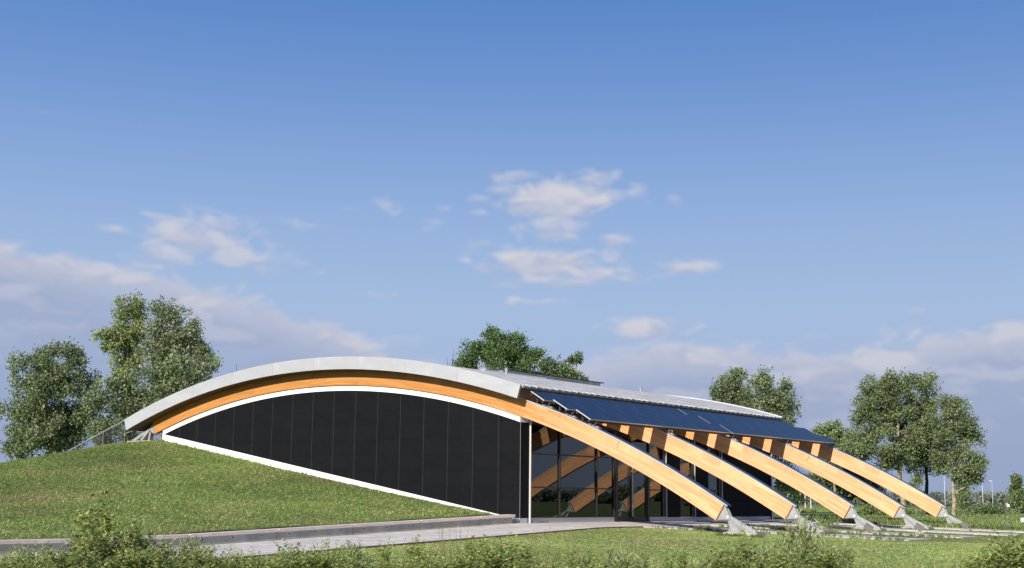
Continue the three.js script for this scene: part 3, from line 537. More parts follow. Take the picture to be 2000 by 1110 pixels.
function limbs(root, top, lobes, r0, r) {                // trunk and one limb to every lobe
  const g = [], N = 7, pts = []; let side = 0;
  for (let i = 0; i <= N; i++) { const t = i / N; pts.push(root.clone().lerp(top, t).add(new V3((r() - 0.5) * r0 * 1.1 * (i > 0 && i < N ? 1 : 0), 0, (r() - 0.5) * r0))); }
  for (let i = 0; i < N; i++) g.push(rod(pts[i], pts[i + 1], r0 * (1 - 0.85 * i / N), r0 * (1 - 0.85 * (i + 1) / N), 9));
  for (const { c, rx, ry } of lobes) for (let b = 0; b < 3; b++) {
    const end = c.clone().add(new V3((r() - 0.5) * rx * 1.2, (r() - 0.1) * ry * 0.9, (r() - 0.5) * rx * 1.2)), h = clamp((end.y - Math.abs(end.x - root.x) * 0.7 - root.y) / (top.y - root.y), 0.22, 0.9), s = root.clone().lerp(top, h), mid = s.clone().lerp(end, 0.5).add(new V3(0, -0.08 * rx, 0));
    g.push(rod(s, mid, r0 * 0.3 * (1.1 - h), r0 * 0.18 * (1.1 - h), 5), rod(mid, end, r0 * 0.18 * (1.1 - h), 0.012, 5));
  }
  return join(g.map((q) => q));
}
const treeSeed = rng(77);
function tree(name, label, category, D, lobesPx, { trunk, top, r0 = 0.16, barkMat = bark, group, ...leafy } = {}) {
  const k = D / FOCAL, lobes = lobesPx.map(([u, v, ru, rv]) => ({ c: at(u, v, D + (treeSeed() - 0.5) * ru * k * 0.9), rx: ru * k * 1.06, ry: rv * k * 1.07 }));
  const t = thing(name, label, category, { group }), foot = trunk ? at(trunk, 980, D) : at(lobesPx[0][0], 980, D);
  foot.y = Math.min(land(foot.x, foot.z), 0.2) - 0.1; t.position.copy(foot);
  const local = lobes.map((l) => ({ ...l, c: l.c.clone().sub(foot) })), hi = local.reduce((a, b) => (b.c.y > a.c.y ? b : a));
  const tip = top ? at(top[0], top[1], D).sub(foot) : hi.c.clone();
  part(trunk ? 'trunk' : 'stems', limbs(new V3(), tip, local, r0, treeSeed), barkMat, t);
  part(trunk ? 'crown' : 'foliage', crownOf(local, treeSeed, leafy), FOLIAGE, t);
  return t;
}
// left of the hall
tree('poplar_tree', 'broad dark green poplar at the far left edge behind the mound', 'tree', 78, [[60, 735, 34, 48], [122, 712, 36, 36], [160, 745, 24, 32], [100, 790, 62, 58], [55, 815, 40, 44], [130, 845, 60, 48], [165, 800, 28, 36], [45, 862, 32, 30], [90, 870, 50, 30], [28, 886, 18, 16]], { trunk: 112, r0: 0.2, per: 950 });
tree('poplar_tree', 'tall narrow poplar with a bare side arm left of the roof', 'tree', 86, [[247, 602, 23, 22], [268, 612, 14, 24], [250, 645, 28, 36], [212, 652, 25, 12], [225, 672, 20, 16], [236, 695, 28, 34], [245, 745, 26, 42], [262, 690, 18, 40]], { trunk: 255, r0: 0.2, base: [0.145, 0.185, 0.06], pale: 0.26, per: 950 });
tree('poplar_tree', 'wide grey-green poplar directly above the left end of the roof', 'tree', 84, [[318, 618, 18, 25], [344, 612, 16, 20], [322, 655, 38, 30], [366, 652, 22, 24], [345, 690, 44, 36], [385, 700, 24, 30], [330, 735, 56, 34], [300, 690, 22, 30], [412, 712, 14, 11]], { trunk: 322, r0: 0.2, base: [0.125, 0.15, 0.07], pale: 0.28, per: 900 });
tree('poplar_tree', 'lower bushy poplar between the two tallest trees and the roof', 'tree', 70, [[225, 785, 48, 40], [290, 765, 48, 38], [355, 745, 44, 36], [395, 722, 22, 22], [245, 830, 52, 34], [300, 800, 50, 30], [200, 850, 30, 26]], { trunk: 240, r0: 0.15, per: 950 });
// behind the roof
tree('poplar_tree', 'green tree rising behind the middle of the roof', 'tree', 92, [[965, 672, 20, 26], [948, 690, 22, 22], [1012, 678, 26, 24], [990, 690, 18, 26], [1030, 695, 16, 18], [925, 695, 18, 22], [905, 712, 18, 16], [1050, 690, 10, 10], [985, 720, 60, 26], [915, 730, 28, 20]], { trunk: 980, r0: 0.2, base: [0.07, 0.115, 0.035], pale: 0.06, per: 1000 });
tree('poplar_tree', 'thin loose tree beside the larger one behind the roof', 'tree', 92, [[1072, 712, 14, 12], [1060, 728, 16, 12], [1090, 722, 12, 18], [1112, 714, 10, 12], [1128, 702, 7, 7], [1100, 735, 22, 10], [1125, 735, 10, 9], [1140, 746, 7, 3], [1075, 740, 20, 12]], { trunk: 1095, r0: 0.12, base: [0.075, 0.115, 0.04], pale: 0.08, per: 760, spread: 0.24 });
{ // bare twigs
  const t = thing('bare_sapling', 'leafless grey twigs standing against the sky left of the tree behind the roof', 'sapling'), g = [], D = 90, f = at(882, 980, D); f.y = 0;
  for (const [u, v, u0] of [[872, 697, 880], [874, 715, 880], [886, 682, 882], [884, 700, 880], [878, 708, 881]]) { const a = at(u0, 760, D), b = at(lerp(u0, u, 0.4), lerp(760, v, 0.55), D), c = at(u, v, D); g.push(rod(a.sub(f), b.clone().sub(f), 0.03, 0.02, 5), rod(b.sub(f), c.sub(f), 0.02, 0.008, 5)); }
  g.push(rod(new V3(), at(881, 760, D).sub(f), 0.06, 0.03, 6));
  t.position.copy(f); part('twigs', join(g), darkBark, t);
}
tree('poplar_tree', 'left one of the two joined trees above the far end of the roof', 'tree', 84, [[1428, 748, 20, 20], [1412, 764, 18, 20], [1446, 758, 16, 22], [1430, 785, 36, 26], [1452, 800, 26, 24], [1405, 790, 18, 22]], { trunk: 1432, r0: 0.16, pale: 0.2, per: 900 });
tree('poplar_tree', 'right one of the two joined trees above the far end of the roof', 'tree', 82, [[1496, 748, 17, 20], [1482, 768, 16, 24], [1506, 780, 26, 28], [1534, 764, 9, 17], [1526, 790, 22, 20], [1500, 810, 30, 24], [1535, 812, 18, 16], [1528, 830, 22, 14]], { trunk: 1505, r0: 0.16, pale: 0.18, per: 950 });
tree('small_tree', 'light green round tree beyond the right end of the solar panels', 'tree', 108, [[1622, 843, 22, 14], [1604, 852, 12, 14], [1645, 852, 16, 16], [1630, 872, 32, 22], [1655, 885, 24, 20], [1620, 900, 30, 18]], { trunk: 1632, r0: 0.13, base: [0.10, 0.14, 0.05], per: 900, leaf: 0.19 });
tree('poplar_tree', 'largest tree on the right, with a pale trunk', 'tree', 98, [[1700, 764, 18, 18], [1742, 756, 18, 22], [1762, 750, 12, 16], [1725, 770, 26, 24], [1786, 762, 26, 24], [1745, 800, 54, 36], [1688, 800, 24, 18], [1680, 818, 18, 12], [1700, 842, 34, 28], [1768, 840, 46, 40], [1715, 884, 42, 24], [1778, 884, 44, 28], [1684, 876, 22, 16], [1819, 748, 9, 14], [1816, 785, 14, 30], [1806, 822, 22, 36], [1735, 905, 22, 12]], { trunk: 1764, top: [1750, 790], r0: 0.24, per: 1050, pale: 0.17 });
tree('poplar_tree', 'dark trunked tree between the largest tree and the outer one', 'tree', 104, [[1806, 862, 26, 34], [1790, 900, 30, 20], [1828, 902, 26, 24], [1812, 880, 34, 30]], { trunk: 1813, top: [1804, 850], r0: 0.2, barkMat: darkBark, per: 900, base: [0.06, 0.085, 0.035] });
tree('poplar_tree', 'outermost tall tree on the right, beside the lamp posts', 'tree', 96, [[1848, 792, 13, 16], [1876, 797, 15, 16], [1852, 828, 24, 28], [1890, 822, 18, 24], [1868, 860, 40, 32], [1900, 858, 16, 24], [1890, 905, 28, 22], [1848, 902, 30, 22], [1872, 930, 28, 14], [1908, 915, 14, 18], [1832, 850, 16, 26], [1905, 938, 12, 10]], { trunk: 1862, top: [1863, 800], r0: 0.18, per: 1000, pale: 0.17 });
tree('young_tree', 'young conical tree at the right edge beyond the fence', 'tree', 125, [[1986, 942, 5, 10], [1987, 962, 9, 12], [1986, 980, 13, 12], [1990, 992, 18, 8]], { trunk: 1987, r0: 0.06, per: 1500, leaf: 0.2, base: [0.09, 0.13, 0.045] });
tree('young_tree', 'pale young tree below the outermost tall tree', 'tree', 140, [[1881, 955, 7, 10], [1882, 970, 10, 10], [1882, 984, 9, 8]], { trunk: 1882, r0: 0.06, per: 1300, leaf: 0.2, base: [0.11, 0.15, 0.06] });
tree('young_tree', 'slender young tree seen between the fourth arch and the dark trunk', 'tree', 120, [[1790, 940, 8, 10], [1786, 958, 9, 12], [1792, 975, 8, 12]], { trunk: 1790, r0: 0.05, per: 700, leaf: 0.18, base: [0.10, 0.14, 0.055] });
// shrubs behind the arches
tree('willow_bush', 'grey-green bush seen just right of the far steel post', 'bush', 92, [[1528, 922, 22, 20], [1512, 880, 14, 16], [1540, 945, 24, 22]], { r0: 0.08, base: [0.10, 0.125, 0.06], per: 1000 });
tree('dark_bush', 'dark hedge-like bush seen between the second and third arch', 'bush', 112, [[1560, 955, 30, 22], [1590, 945, 26, 26], [1540, 968, 26, 16], [1615, 950, 26, 24]], { r0: 0.1, base: [0.06, 0.09, 0.03], per: 900, leaf: 0.2 });
tree('dark_bush', 'dark bush seen between the third and fourth arch', 'bush', 112, [[1640, 925, 30, 26], [1660, 945, 30, 26], [1690, 955, 28, 22], [1635, 955, 24, 20], [1710, 945, 16, 18]], { r0: 0.1, base: [0.06, 0.09, 0.03], per: 900, leaf: 0.2 });
tree('round_bush', 'round leafy bush on the lawn behind the fourth steel foot', 'bush', 78, [[1738, 1006, 24, 12], [1722, 998, 18, 14], [1765, 1012, 20, 9], [1790, 1014, 14, 7], [1700, 1002, 12, 10]], { r0: 0.05, base: [0.085, 0.13, 0.035], per: 2000, leaf: 0.11, spread: 0.2 });
tree('low_bush', 'low dark bush in the meadow left of the right edge', 'bush', 118, [[1930, 997, 18, 5], [1945, 999, 12, 4], [1912, 999, 12, 4]], { r0: 0.05, base: [0.06, 0.10, 0.03], per: 1600, leaf: 0.15 });
// far-off wood along the horizon
{
  const r = rng(31), lobes = [];
  for (let a = -3; a < 96; a += 0.55) {
    const az = 0.65178 - (a + 9) * PI / 180, D = 430 + 90 * r(), h = 2.0 + 2.2 * r() * noise2(a * 0.3, 4) + (r() < 0.06 ? 1.5 : 0);
    lobes.push({ c: new V3(camera.position.x - Math.sin(az) * D, 0.2 + h * 0.45, camera.position.z - Math.cos(az) * D), rx: 3.5 + 3 * r(), ry: h * 0.6 });
  }
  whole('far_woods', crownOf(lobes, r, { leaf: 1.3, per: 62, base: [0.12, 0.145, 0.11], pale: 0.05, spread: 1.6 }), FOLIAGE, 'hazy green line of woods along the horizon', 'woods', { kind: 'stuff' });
}

// ---------------------------------------------------------------- foreground shoots and saplings
function proto(kind, seed) {                             // one plant about 1 m tall
  const r = rng(seed), L = new Leaves(), stems = [], cfg = {
    willow: { n: 17, wide: 0.3, leaf: [0.19, 0.042], gap: 0.03, tone: [[0.30, 0.39, 0.13], [0.52, 0.56, 0.28]], up: 0.9, start: 0.1 },
    sapling: { n: 11, wide: 0.36, leaf: [0.115, 0.09], gap: 0.034, tone: [[0.25, 0.37, 0.075], [0.50, 0.56, 0.16]], up: 0.35, start: 0.12 },
    bush: { n: 28, wide: 0.5, leaf: [0.10, 0.064], gap: 0.03, tone: [[0.22, 0.32, 0.065], [0.48, 0.54, 0.17]], up: 0.5, start: 0.1 },
    stalk: { n: 5, wide: 0.2, leaf: [0.06, 0.011], gap: 0.03, tone: [[0.19, 0.21, 0.08], [0.26, 0.26, 0.13]], up: 1.1, start: 0.15 },
    red: { n: 3, wide: 0.22, leaf: [0.05, 0.03], gap: 0.04, tone: [[0.10, 0.075, 0.035], [0.13, 0.15, 0.05]], up: 0.2, start: 0.3 },
  }[kind];
  for (let s = 0; s < cfg.n; s++) {
    const a = r() * 2 * PI, w = cfg.wide * Math.sqrt(r()), h = (0.6 + 0.4 * r()) * (1 - 0.35 * w), p0 = new V3(Math.cos(a) * w * 0.25, 0, Math.sin(a) * w * 0.25), p2 = new V3(Math.cos(a) * w, h, Math.sin(a) * w), p1 = p0.clone().lerp(p2, 0.5).add(new V3((r() - 0.5) * 0.06, 0.04, (r() - 0.5) * 0.06));
    const curve = new THREE.QuadraticBezierCurve3(p0, p1, p2), len = curve.getLength(), path = [[curve, len, 1]];
    stems.push(rod(p0, p1, 0.007, 0.0055, 5), rod(p1, p2, 0.0055, 0.002, 4));
    if (kind !== 'stalk') for (let b = 0; b < (kind === 'bush' ? 4 : 3); b++) { const q0 = curve.getPoint(0.25 + 0.55 * r()), bd = rvec(r); bd.y = Math.abs(bd.y) * 0.7 + 0.5; const q2 = q0.clone().addScaledVector(bd.normalize(), 0.12 + 0.16 * r()), c2 = new THREE.QuadraticBezierCurve3(q0, q0.clone().lerp(q2, 0.5), q2); stems.push(rod(q0, q2, 0.003, 0.001, 4)); path.push([c2, c2.getLength(), 0]); }
    for (const [c, l, main] of path) {
      let ang = r() * 6;
      for (let d = main ? cfg.start * l : 0.01; d < l; d += cfg.gap * (0.7 + 0.6 * r())) {
        ang += 2.4; const t = d / l, o = c.getPoint(t), T = c.getTangent(t), out = new V3(Math.cos(ang), 0, Math.sin(ang)), dir = out.clone().addScaledVector(T, cfg.up).add(new V3(0, (r() - 0.5) * 0.5, 0)).normalize(), side = new V3().crossVectors(dir, new V3(r() - 0.5, 1, r() - 0.5)).normalize();
        const m = r(), k = 0.5 + 0.8 * r(), z = (0.55 + 0.6 * r()) * (1.1 - 0.5 * t), tint = [0, 1, 2].map((q) => k * lerp(cfg.tone[0][q], cfg.tone[1][q], m));
        L.add(o, dir, side, cfg.leaf[0] * z, cfg.leaf[1] * z, 0.2, tint);
      }
    }
  }
  const sg = join(stems), lg = L.build(); lg.computeBoundingBox(); const k = 1 / lg.boundingBox.max.y; sg.scale(k, k, k); lg.scale(k, k, k);
  return [sg, lg];
}
{
  const kinds = { willow: ['willow_shoot', 'shoot'], sapling: ['leafy_sapling', 'sapling'], bush: ['small_bush', 'bush'], stalk: ['wild_stalk', 'weed'], red: ['red_sprout', 'weed'] };
  const shared = { willow: ['willow shoot with narrow grey-green leaves in the band along the bottom edge', 'narrow-leaved shoots along the bottom edge'], sapling: ['young sapling with broad leaves in the band along the bottom edge', 'broad-leaved saplings along the bottom edge'], bush: ['small dense bush in the band along the bottom edge', 'small bushes along the bottom edge'], stalk: ['thin pale wild stalk standing before the paved path', 'pale stalks before the path'], red: ['thin sprout with dark reddish leaves before the paved path', 'reddish sprouts before the path'] };
  const made = {}, count = {}, r = rng(2024);
  for (const k of Object.keys(kinds)) made[k] = [1, 2, 3].map((s) => proto(k, s * 101 + k.length));
  const first = {};
  const placed = [];
  function plant(kind, u, v, near, width = 1, label) {
    const D = near + 8.5;
    const n = count[kind] = (count[kind] ?? -1) + 1, key = kind + n % 3;
    let o;
    if (!first[key]) { o = first[key] = thing(kinds[kind][0], '', kinds[kind][1]); part('stems', made[kind][n % 3][0], twigMat, o); part('foliage', made[kind][n % 3][1], SHOOT, o); }
    else { o = first[key].clone(); o.name = numbered(kinds[kind][0]); o.userData = {}; scene.add(o); }
    const P = at(u, 976, D), y = land(P.x, P.z) - 0.02, h = at(u, v, D).y - y;
    o.position.set(P.x, y, P.z); o.rotation.set((r() - 0.5) * 0.12, r() * 6.3, (r() - 0.5) * 0.12); o.scale.set(Math.max(h * width, 0.55 * width), h, Math.max(h * width, 0.55 * width));
    if (label) tag(o, label, kinds[kind][1]); else { tag(o, '', kinds[kind][1], { group: shared[kind][1] }); placed.push([kind, u, o]); }
  }
  // the ones that stand out
  plant('sapling', 200, 958, 15, 0.75, 'tallest sapling at the lower left, rising in front of the mound');
  plant('bush', 225, 1008, 14.5, 0.95, 'dark bush at the foot of the tallest sapling, lower left');
  plant('willow', 165, 1015, 16, 0.9, 'grey-green shoots just left of the tallest sapling, lower left');
  plant('sapling', 62, 1056, 15, 1.1, 'round-leaved sapling in the lower left corner before the wall');
  plant('willow', 1572, 1000, 17, 0.9, 'tall silvery willow shoot in front of the second steel foot');
  plant('bush', 1440, 1052, 15, 1.2, 'wide silvery bush below the nearest steel foot');
  plant('willow', 688, 1048, 16, 0.85, 'upright willow shoots in front of the path, left of the centre');
  plant('sapling', 1000, 1040, 15.5, 0.8, 'leggy sapling whose top meets the path edge, bottom centre');
  plant('bush', 1985, 1030, 14, 1.0, 'dense bush in the lower right corner');
  plant('bush', 1940, 1062, 14, 1.0, 'low bush just left of the lower right corner bush');
  for (const [k, u, v, D, w] of [['bush', 20, 1085, 13, 1.2], ['willow', 110, 1062, 14, 1], ['bush', 140, 1050, 14, 1.1], ['willow', 190, 1035, 14.5, 1], ['willow', 262, 1022, 14.5, 0.9], ['sapling', 290, 1040, 15, 0.9], ['bush', 300, 1062, 13, 1.1], ['willow', 345, 1048, 15, 0.8], ['willow', 378, 1042, 16, 0.7], ['willow', 408, 1050, 15.5, 0.8], ['bush', 430, 1072, 14, 1.1], ['sapling', 486, 1066, 15, 0.9], ['bush', 500, 1082, 14, 1.1], ['sapling', 555, 1052, 15.5, 0.9], ['sapling', 580, 1060, 15, 0.8], ['bush', 590, 1075, 14, 1], ['willow', 615, 1058, 15, 0.8], ['sapling', 645, 1042, 16, 0.5], ['bush', 655, 1074, 14, 1.1], ['willow', 700, 1064, 14.5, 1], ['bush', 720, 1082, 13.5, 1.1], ['sapling', 758, 1050, 16, 0.5], ['bush', 770, 1088, 13.5, 1], ['sapling', 812, 1042, 16.5, 0.7], ['sapling', 832, 1062, 15, 0.7], ['bush', 850, 1084, 13.5, 1], ['sapling', 925, 1044, 16, 0.8], ['sapling', 955, 1042, 15.5, 0.7], ['bush', 940, 1066, 14.5, 1.1], ['bush', 985, 1058, 14.5, 1.1], ['bush', 905, 1074, 14, 1], ['bush', 1030, 1082, 13.5, 1], ['sapling', 1075, 1078, 14, 0.8], ['bush', 1130, 1076, 14, 1], ['willow', 1135, 1068, 14.5, 0.7], ['bush', 1090, 1094, 13, 1], ['willow', 1205, 1052, 15, 0.8], ['willow', 1222, 1072, 14, 1], ['willow', 1245, 1080, 14, 0.9], ['bush', 1180, 1096, 13, 1], ['sapling', 1320, 1066, 15, 0.7], ['bush', 1330, 1088, 13.5, 1], ['willow', 1365, 1078, 14, 0.8], ['bush', 1400, 1074, 14, 1], ['sapling', 1452, 1020, 17, 0.35], ['willow', 1480, 1050, 15, 0.8], ['bush', 1500, 1080, 13.5, 1], ['willow', 1545, 1040, 16, 0.7], ['willow', 1600, 1042, 16, 0.8], ['bush', 1585, 1062, 14, 1.1], ['willow', 1645, 1052, 15.5, 0.7], ['bush', 1630, 1078, 14, 0.9], ['bush', 1540, 1082, 13.5, 0.9], ['bush', 1905, 1082, 14, 0.8], ['sapling', 1968, 1050, 14.5, 0.8], ['bush', 1280, 1100, 13, 0.9], ['bush', 60, 1098, 12.5, 1.2], ['bush', 360, 1088, 13, 1.2], ['bush', 240, 1070, 13, 1.2], ['willow', 330, 1075, 14, 1], ['bush', 85, 1078, 13, 1], ['willow', 40, 1066, 14, 0.9], ['bush', 180, 1072, 13, 1.2], ['sapling', 320, 1046, 14, 0.8], ['bush', 395, 1068, 14, 1], ['willow', 460, 1070, 14, 0.9], ['bush', 530, 1076, 13.5, 1], ['willow', 565, 1068, 14, 0.8], ['bush', 625, 1072, 14, 1], ['sapling', 675, 1064, 14.5, 0.8], ['bush', 690, 1084, 13.5, 1], ['bush', 1480, 1072, 14, 1], ['willow', 1425, 1062, 14.5, 0.8], ['bush', 1995, 1052, 14, 1]]) plant(k, u + (r() - 0.5) * 6, v, D, w);
  for (const [u, v] of [[862, 1018], [872, 1024], [886, 1016], [899, 1018], [912, 1022], [1062, 1024], [1240, 1022], [1190, 1034], [365, 1000], [306, 1008]]) plant('stalk', u, v, 17.5 + r(), 0.5);
  for (const [u, v] of [[459, 1058], [452, 1062], [1110, 1030], [1034, 1034], [1126, 1036]]) plant('red', u, v, 17 + r(), 0.5);
  const nth = ['leftmost', 'second', 'third', 'fourth', 'fifth', 'sixth', 'seventh', 'eighth', 'ninth', 'tenth', 'eleventh', 'twelfth', 'thirteenth', 'fourteenth', 'fifteenth', 'sixteenth', 'seventeenth', 'eighteenth', 'nineteenth', 'twentieth', 'twenty-first', 'twenty-second', 'twenty-third', 'twenty-fourth', 'twenty-fifth', 'twenty-sixth', 'twenty-seventh', 'twenty-eighth', 'twenty-ninth', 'thirtieth', 'thirty-first', 'thirty-second', 'thirty-third', 'thirty-fourth', 'thirty-fifth', 'thirty-sixth', 'thirty-seventh', 'thirty-eighth', 'thirty-ninth', 'fortieth'];
  const noun = { willow: 'narrow-leaved willow shoot', sapling: 'broad-leaved sapling', bush: 'small dense bush', stalk: 'thin pale stalk', red: 'reddish-leaved sprout' };
  for (const k of Object.keys(kinds)) placed.filter((p) => p[0] === k).sort((a, b) => a[1] - b[1]).forEach((p, i) => { p[2].userData.label = (i ? nth[i] + ' ' + noun[k] + ' from the left' : 'leftmost ' + noun[k]) + ' in the band along the bottom edge'; });
}

// ---------------------------------------------------------------- grass
function tuft(n, seed, h, w, lean) {
  const r = rng(seed), p = [], nn = [];
  for (let i = 0; i < n; i++) {
    const a = r() * 2 * PI, R = 0.05 * Math.sqrt(r()), x = Math.cos(a) * R, z = Math.sin(a) * R, b = r() * 2 * PI, H = h * (0.6 + 0.6 * r()), dx = Math.cos(b) * lean * H, dz = Math.sin(b) * lean * H, sx = -Math.sin(b) * w / 2, sz = Math.cos(b) * w / 2;
    const A = [x - sx, 0, z - sz], B = [x + sx, 0, z + sz], C = [x + dx * 0.35 - sx * 0.8, H * 0.6, z + dz * 0.35 - sz * 0.8], D = [x + dx * 0.35 + sx * 0.8, H * 0.6, z + dz * 0.35 + sz * 0.8], T = [x + dx, H * 0.95, z + dz];
    p.push(...A, ...B, ...D, ...A, ...D, ...C, ...C, ...D, ...T);
  }
  const g = new THREE.BufferGeometry(); g.setAttribute('position', new THREE.Float32BufferAttribute(p, 3)); g.computeVertexNormals(); return g;
}
const bladeMat = new THREE.MeshPhysicalMaterial({ color: 0xffffff, roughness: 0.7, transmission: 0.3, thickness: 0, specularIntensity: 0.4, side: THREE.DoubleSide });
function grass(name, label, n, geometry, place, tone) {
  const r = rng(n + name.length), spots = [], m = new THREE.Matrix4(), q = new THREE.Quaternion(), e = new THREE.Euler(), c = new THREE.Color();
  for (let i = 0; i < n; i++) { const s = place(r); if (s) spots.push(s); }
  const o = new THREE.InstancedMesh(geometry, bladeMat, spots.length); o.name = numbered(name);
  spots.forEach(([x, y, z, s], i) => {
    q.setFromEuler(e.set((r() - 0.5) * 0.3, r() * 6.3, (r() - 0.5) * 0.3)); m.compose(new V3(x, y, z), q, new V3(s, s * (0.75 + 0.5 * r()), s)); o.setMatrixAt(i, m);
    const d = smooth(0.5, 0.72, fbm(x * 0.7 + 9, z * 0.7, 3)) * 0.35 + (r() < 0.06 ? 1.3 : 0) + 0.9 * Math.exp(-((x + 12.6) ** 2 + (z - 13) ** 2) / 6) * r(), k = (0.72 + 0.5 * r()) * (0.72 + 0.56 * fbm(x * 0.22 + 80, z * 0.22 + 80, 3)) * 1.15;
    o.setColorAt(i, c.setRGB(k * lerp(tone[0], tone[0] * 1.75, d), k * lerp(tone[1], tone[1] * 1.2, d), k * lerp(tone[2], tone[2] * 1.9, d)));
  });
  o.castShadow = o.receiveShadow = true; scene.add(o);
  return tag(o, label, 'grass', { kind: 'stuff' });
}
const GREEN = [0.24, 0.315, 0.095];
const paved = (x, z) => (x > -0.6 && x < 3.72 && z > -25) || (x > 3.5 && x < 13.7 && ((z > -4.8 && z < -2.6) || (z > -9.8 && z < -7.8) || (z > -15 && z < -13) || (z > -20.2 && z < -18.2))) || (x < 0 && z < 0.05 && x > -21.1);
grass('mound_grass', 'short grass covering the mound', 95000, tuft(7, 1, 0.062, 0.014, 0.9), (r) => { const x = -0.4 - 25 * Math.pow(r(), 0.95), z = 0.06 + 23 * r(); return [x, mound(x, z) - 0.01, z, 0.7 + 0.6 * r()]; }, GREEN);
grass('wall_foot_grass', 'ragged longer grass along the foot of the black end wall', 2600, tuft(8, 8, 0.1, 0.013, 0.6), (r) => { const x = -0.6 - 20.4 * r(), z = 0.05 + 0.3 * r(); return [x, mound(x, z) - 0.01, z, 0.5 + 1.1 * r() ** 3]; }, GREEN);
grass('lawn_grass', 'short lawn grass in front of the paved path', 120000, tuft(7, 2, 0.038, 0.011, 0.9), (r) => { const x = 3.7 + 19 * r(), z = -2.6 + 31 * r(); if (paved(x, z)) return null; return [x, land(x, z) - 0.01, z, 0.65 + 0.7 * r()]; }, [0.34, 0.43, 0.135]);
grass('strip_grass', 'grass between the concrete strips', 30000, tuft(7, 3, 0.035, 0.012, 0.9), (r) => { const x = 3.6 + 22 * r(), z = -26 + 23.5 * r(); if (paved(x, z)) return null; return [x, land(x, z) - 0.01, z, 0.6 + 0.7 * r()]; }, [0.29, 0.35, 0.11]);
grass('meadow_grass', 'longer meadow grass beyond the arches', 52000, tuft(7, 4, 0.2, 0.04, 0.7), (r) => { const a = (3 + 22 * r()) * PI / 180, D = 62 + 110 * r() ** 1.5, az = 0.65178 - a, x = camera.position.x - Math.sin(az) * D, z = camera.position.z - Math.cos(az) * D; if (paved(x, z) || (x < 3 && z > -23)) return null; return [x, land(x, z) - 0.02, z, 0.7 + 0.7 * r()]; }, [0.23, 0.305, 0.09]);
grass('tall_grass', 'taller rough grass and weeds along the bottom edge', 9000, tuft(9, 5, 0.42, 0.011, 0.55), (r) => { const u = -100 + 2200 * r(), D = 19 + 8 * r(), P = at(u, 976, D); return [P.x, land(P.x, P.z) - 0.02, P.z, 0.5 + 0.8 * r()]; }, [0.26, 0.31, 0.10]);
grass('verge_weeds', 'weeds growing along the edges of the concrete strips', 1500, tuft(9, 6, 0.12, 0.014, 0.7), (r) => { if (r() < 0.3) { const k = Math.floor(r() * 5), x = 8.3 + 1.7 * r(), z = -BAY * k + 0.33 + 0.3 * r(); return [x, land(x, z), z, 0.5 + 0.5 * r()]; }
  const x = 4 + 9.6 * r(), k = Math.floor(r() * 4), z = [-2.6, -4.78, -7.78, -9.76][k] + 0.35 * (r() - 0.5); return r() < 0.5 + 0.5 * (fbm(x * 1.5, z, 2) > 0.5) ? [x, land(x, z), z, 0.4 + 0.8 * r()] : null; }, [0.13, 0.18, 0.05]);

// ---------------------------------------------------------------- far things
function lampPost(label, u, vBase, vTop, D, yBase, globe) {
  const o = thing('lamp_post', label, 'lamp post'), P = at(u, vBase, D), h = at(u, vTop, D).y - yBase;
  part('mast', rod(new V3(0, -0.2, 0), new V3(0, h, 0), 0.075, 0.045, 10), M.alu, o);
  if (globe) part('lamp_head', join([new THREE.SphereGeometry(0.33, 16, 8, 0, 2 * PI, 0, PI / 2).scale(1.3, 0.6, 1).translate(-0.25, h, 0), new THREE.CylinderGeometry(0.5, 0.3, 0.12, 14).scale(1, 1, 0.8).translate(-0.25, h - 0.06, 0)]), M.white, o);
  else part('lamp_head', box(-0.7, 0.08, h, h + 0.1, -0.1, 0.1), M.white, o);
  o.position.set(P.x, yBase, P.z); o.rotation.y = 0.65; return o;
}
lampPost('pale lamp post with a rounded head at the edge of the outermost tree', 1921, 991, 893, 235, 0.2, true);
lampPost('distant thin lamp post right of the outermost tree', 1940, 988, 940, 330, 0.2, false);
lampPost('pale lamp post right of the farthest arch foot, its top hidden in leaves', 1847, 990, 905, 215, 0.2, false);
for (const [u, v, D, l] of [[1573, 961, 150, 'short white post seen under the second arch, the left of two'], [1584, 968, 140, 'short white post seen under the second arch, the right of two']]) {
  const o = thing('white_post', l, 'post'), P = at(u, 985, D), h = at(u, v, D).y - 0.2;
  part('shaft', rod(new V3(0, -0.2, 0), new V3(0, h, 0), 0.045, 0.045, 8), M.white, o); part('cap', new THREE.CylinderGeometry(0.06, 0.06, 0.06, 8).translate(0, h + 0.03, 0), M.galv, o); o.position.set(P.x, 0.2, P.z);
}
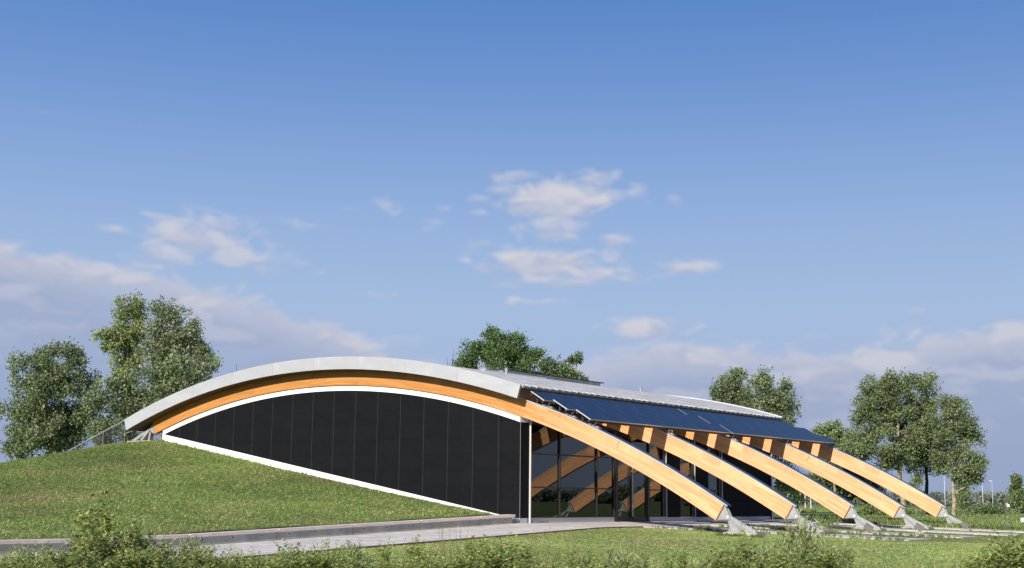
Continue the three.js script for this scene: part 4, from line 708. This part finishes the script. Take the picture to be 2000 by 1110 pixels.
{
  const f = thing('wire_fence', 'long dark wire fence on thin posts across the meadow', 'fence'), A = at(1655, 985, 185), B = at(2120, 985, 150), n = 30, wires = [];
  for (let i = 0; i <= n; i++) { const x = lerp(A.x, B.x, i / n), z = lerp(A.z, B.z, i / n); part('post', rod(new V3(x, -0.1, z), new V3(x, 2.1, z), 0.05, 0.05, 6), M.bronze, f); }
  for (let k = 0; k < 9; k++) wires.push(rod(new V3(A.x, 0.3 + k * 0.21, A.z), new V3(B.x, 0.3 + k * 0.21, B.z), 0.008, 0.008, 4));
  tag(part('wires', join(wires), M.bronze, f), null, null, { kind: 'stuff' });
  const s = thing('small_sign', 'small white sign board on a short post at the right edge', 'sign'), P = at(1998, 1017, 66); P.y = land(P.x, P.z);
  const h = at(1998, 1012, 66).y - P.y; part('board', box(-0.1, 0.1, h - 0.24, h, -0.012, 0.012), M.white, s); part('post', box(-0.02, 0.02, -0.1, h - 0.05, -0.05, -0.013), M.galv, s); s.position.copy(P); s.rotation.y = 0.65;
  const road = sheet(range(0, 1, 40), range(0, 1, 2), () => 0), p = road.attributes.position, C = at(1560, 985, 205), D = at(2160, 985, 168);
  for (let i = 0; i < p.count; i++) { const t = p.getX(i), w = p.getZ(i) * 5; p.setXYZ(i, lerp(C.x, D.x, t) - w * 0.55, 0.235, lerp(C.z, D.z, t) - w * 0.8); }
  road.computeVertexNormals(); whole('far_road', road, std({ color: srgb(206, 196, 176), roughness: 1, side: THREE.DoubleSide }), 'pale strip of road far off in the meadow', 'road', { kind: 'structure' });
  for (const [u, w, l] of [[1974, 2.4, 'tiny white house in the far woods near the right edge'], [1870, 2.6, 'tiny pale house in the far woods behind the outermost tree']]) {
    const h = thing('far_house', l, 'house'), Q = at(u, 985, 405); part('wall', box(-w / 2, w / 2, 0, 1.6, -2, 2), M.white, h); part('roof', prism([[-w / 2 - 0.2, 1.61], [w / 2 + 0.2, 1.61], [0, 2.5]], 2.2, -2.2), std({ color: srgb(132, 112, 98), roughness: 0.9 }), h); h.position.set(Q.x, 0.2, Q.z); h.rotation.y = 0.4;
  }
}
renderer.render(scene, camera);
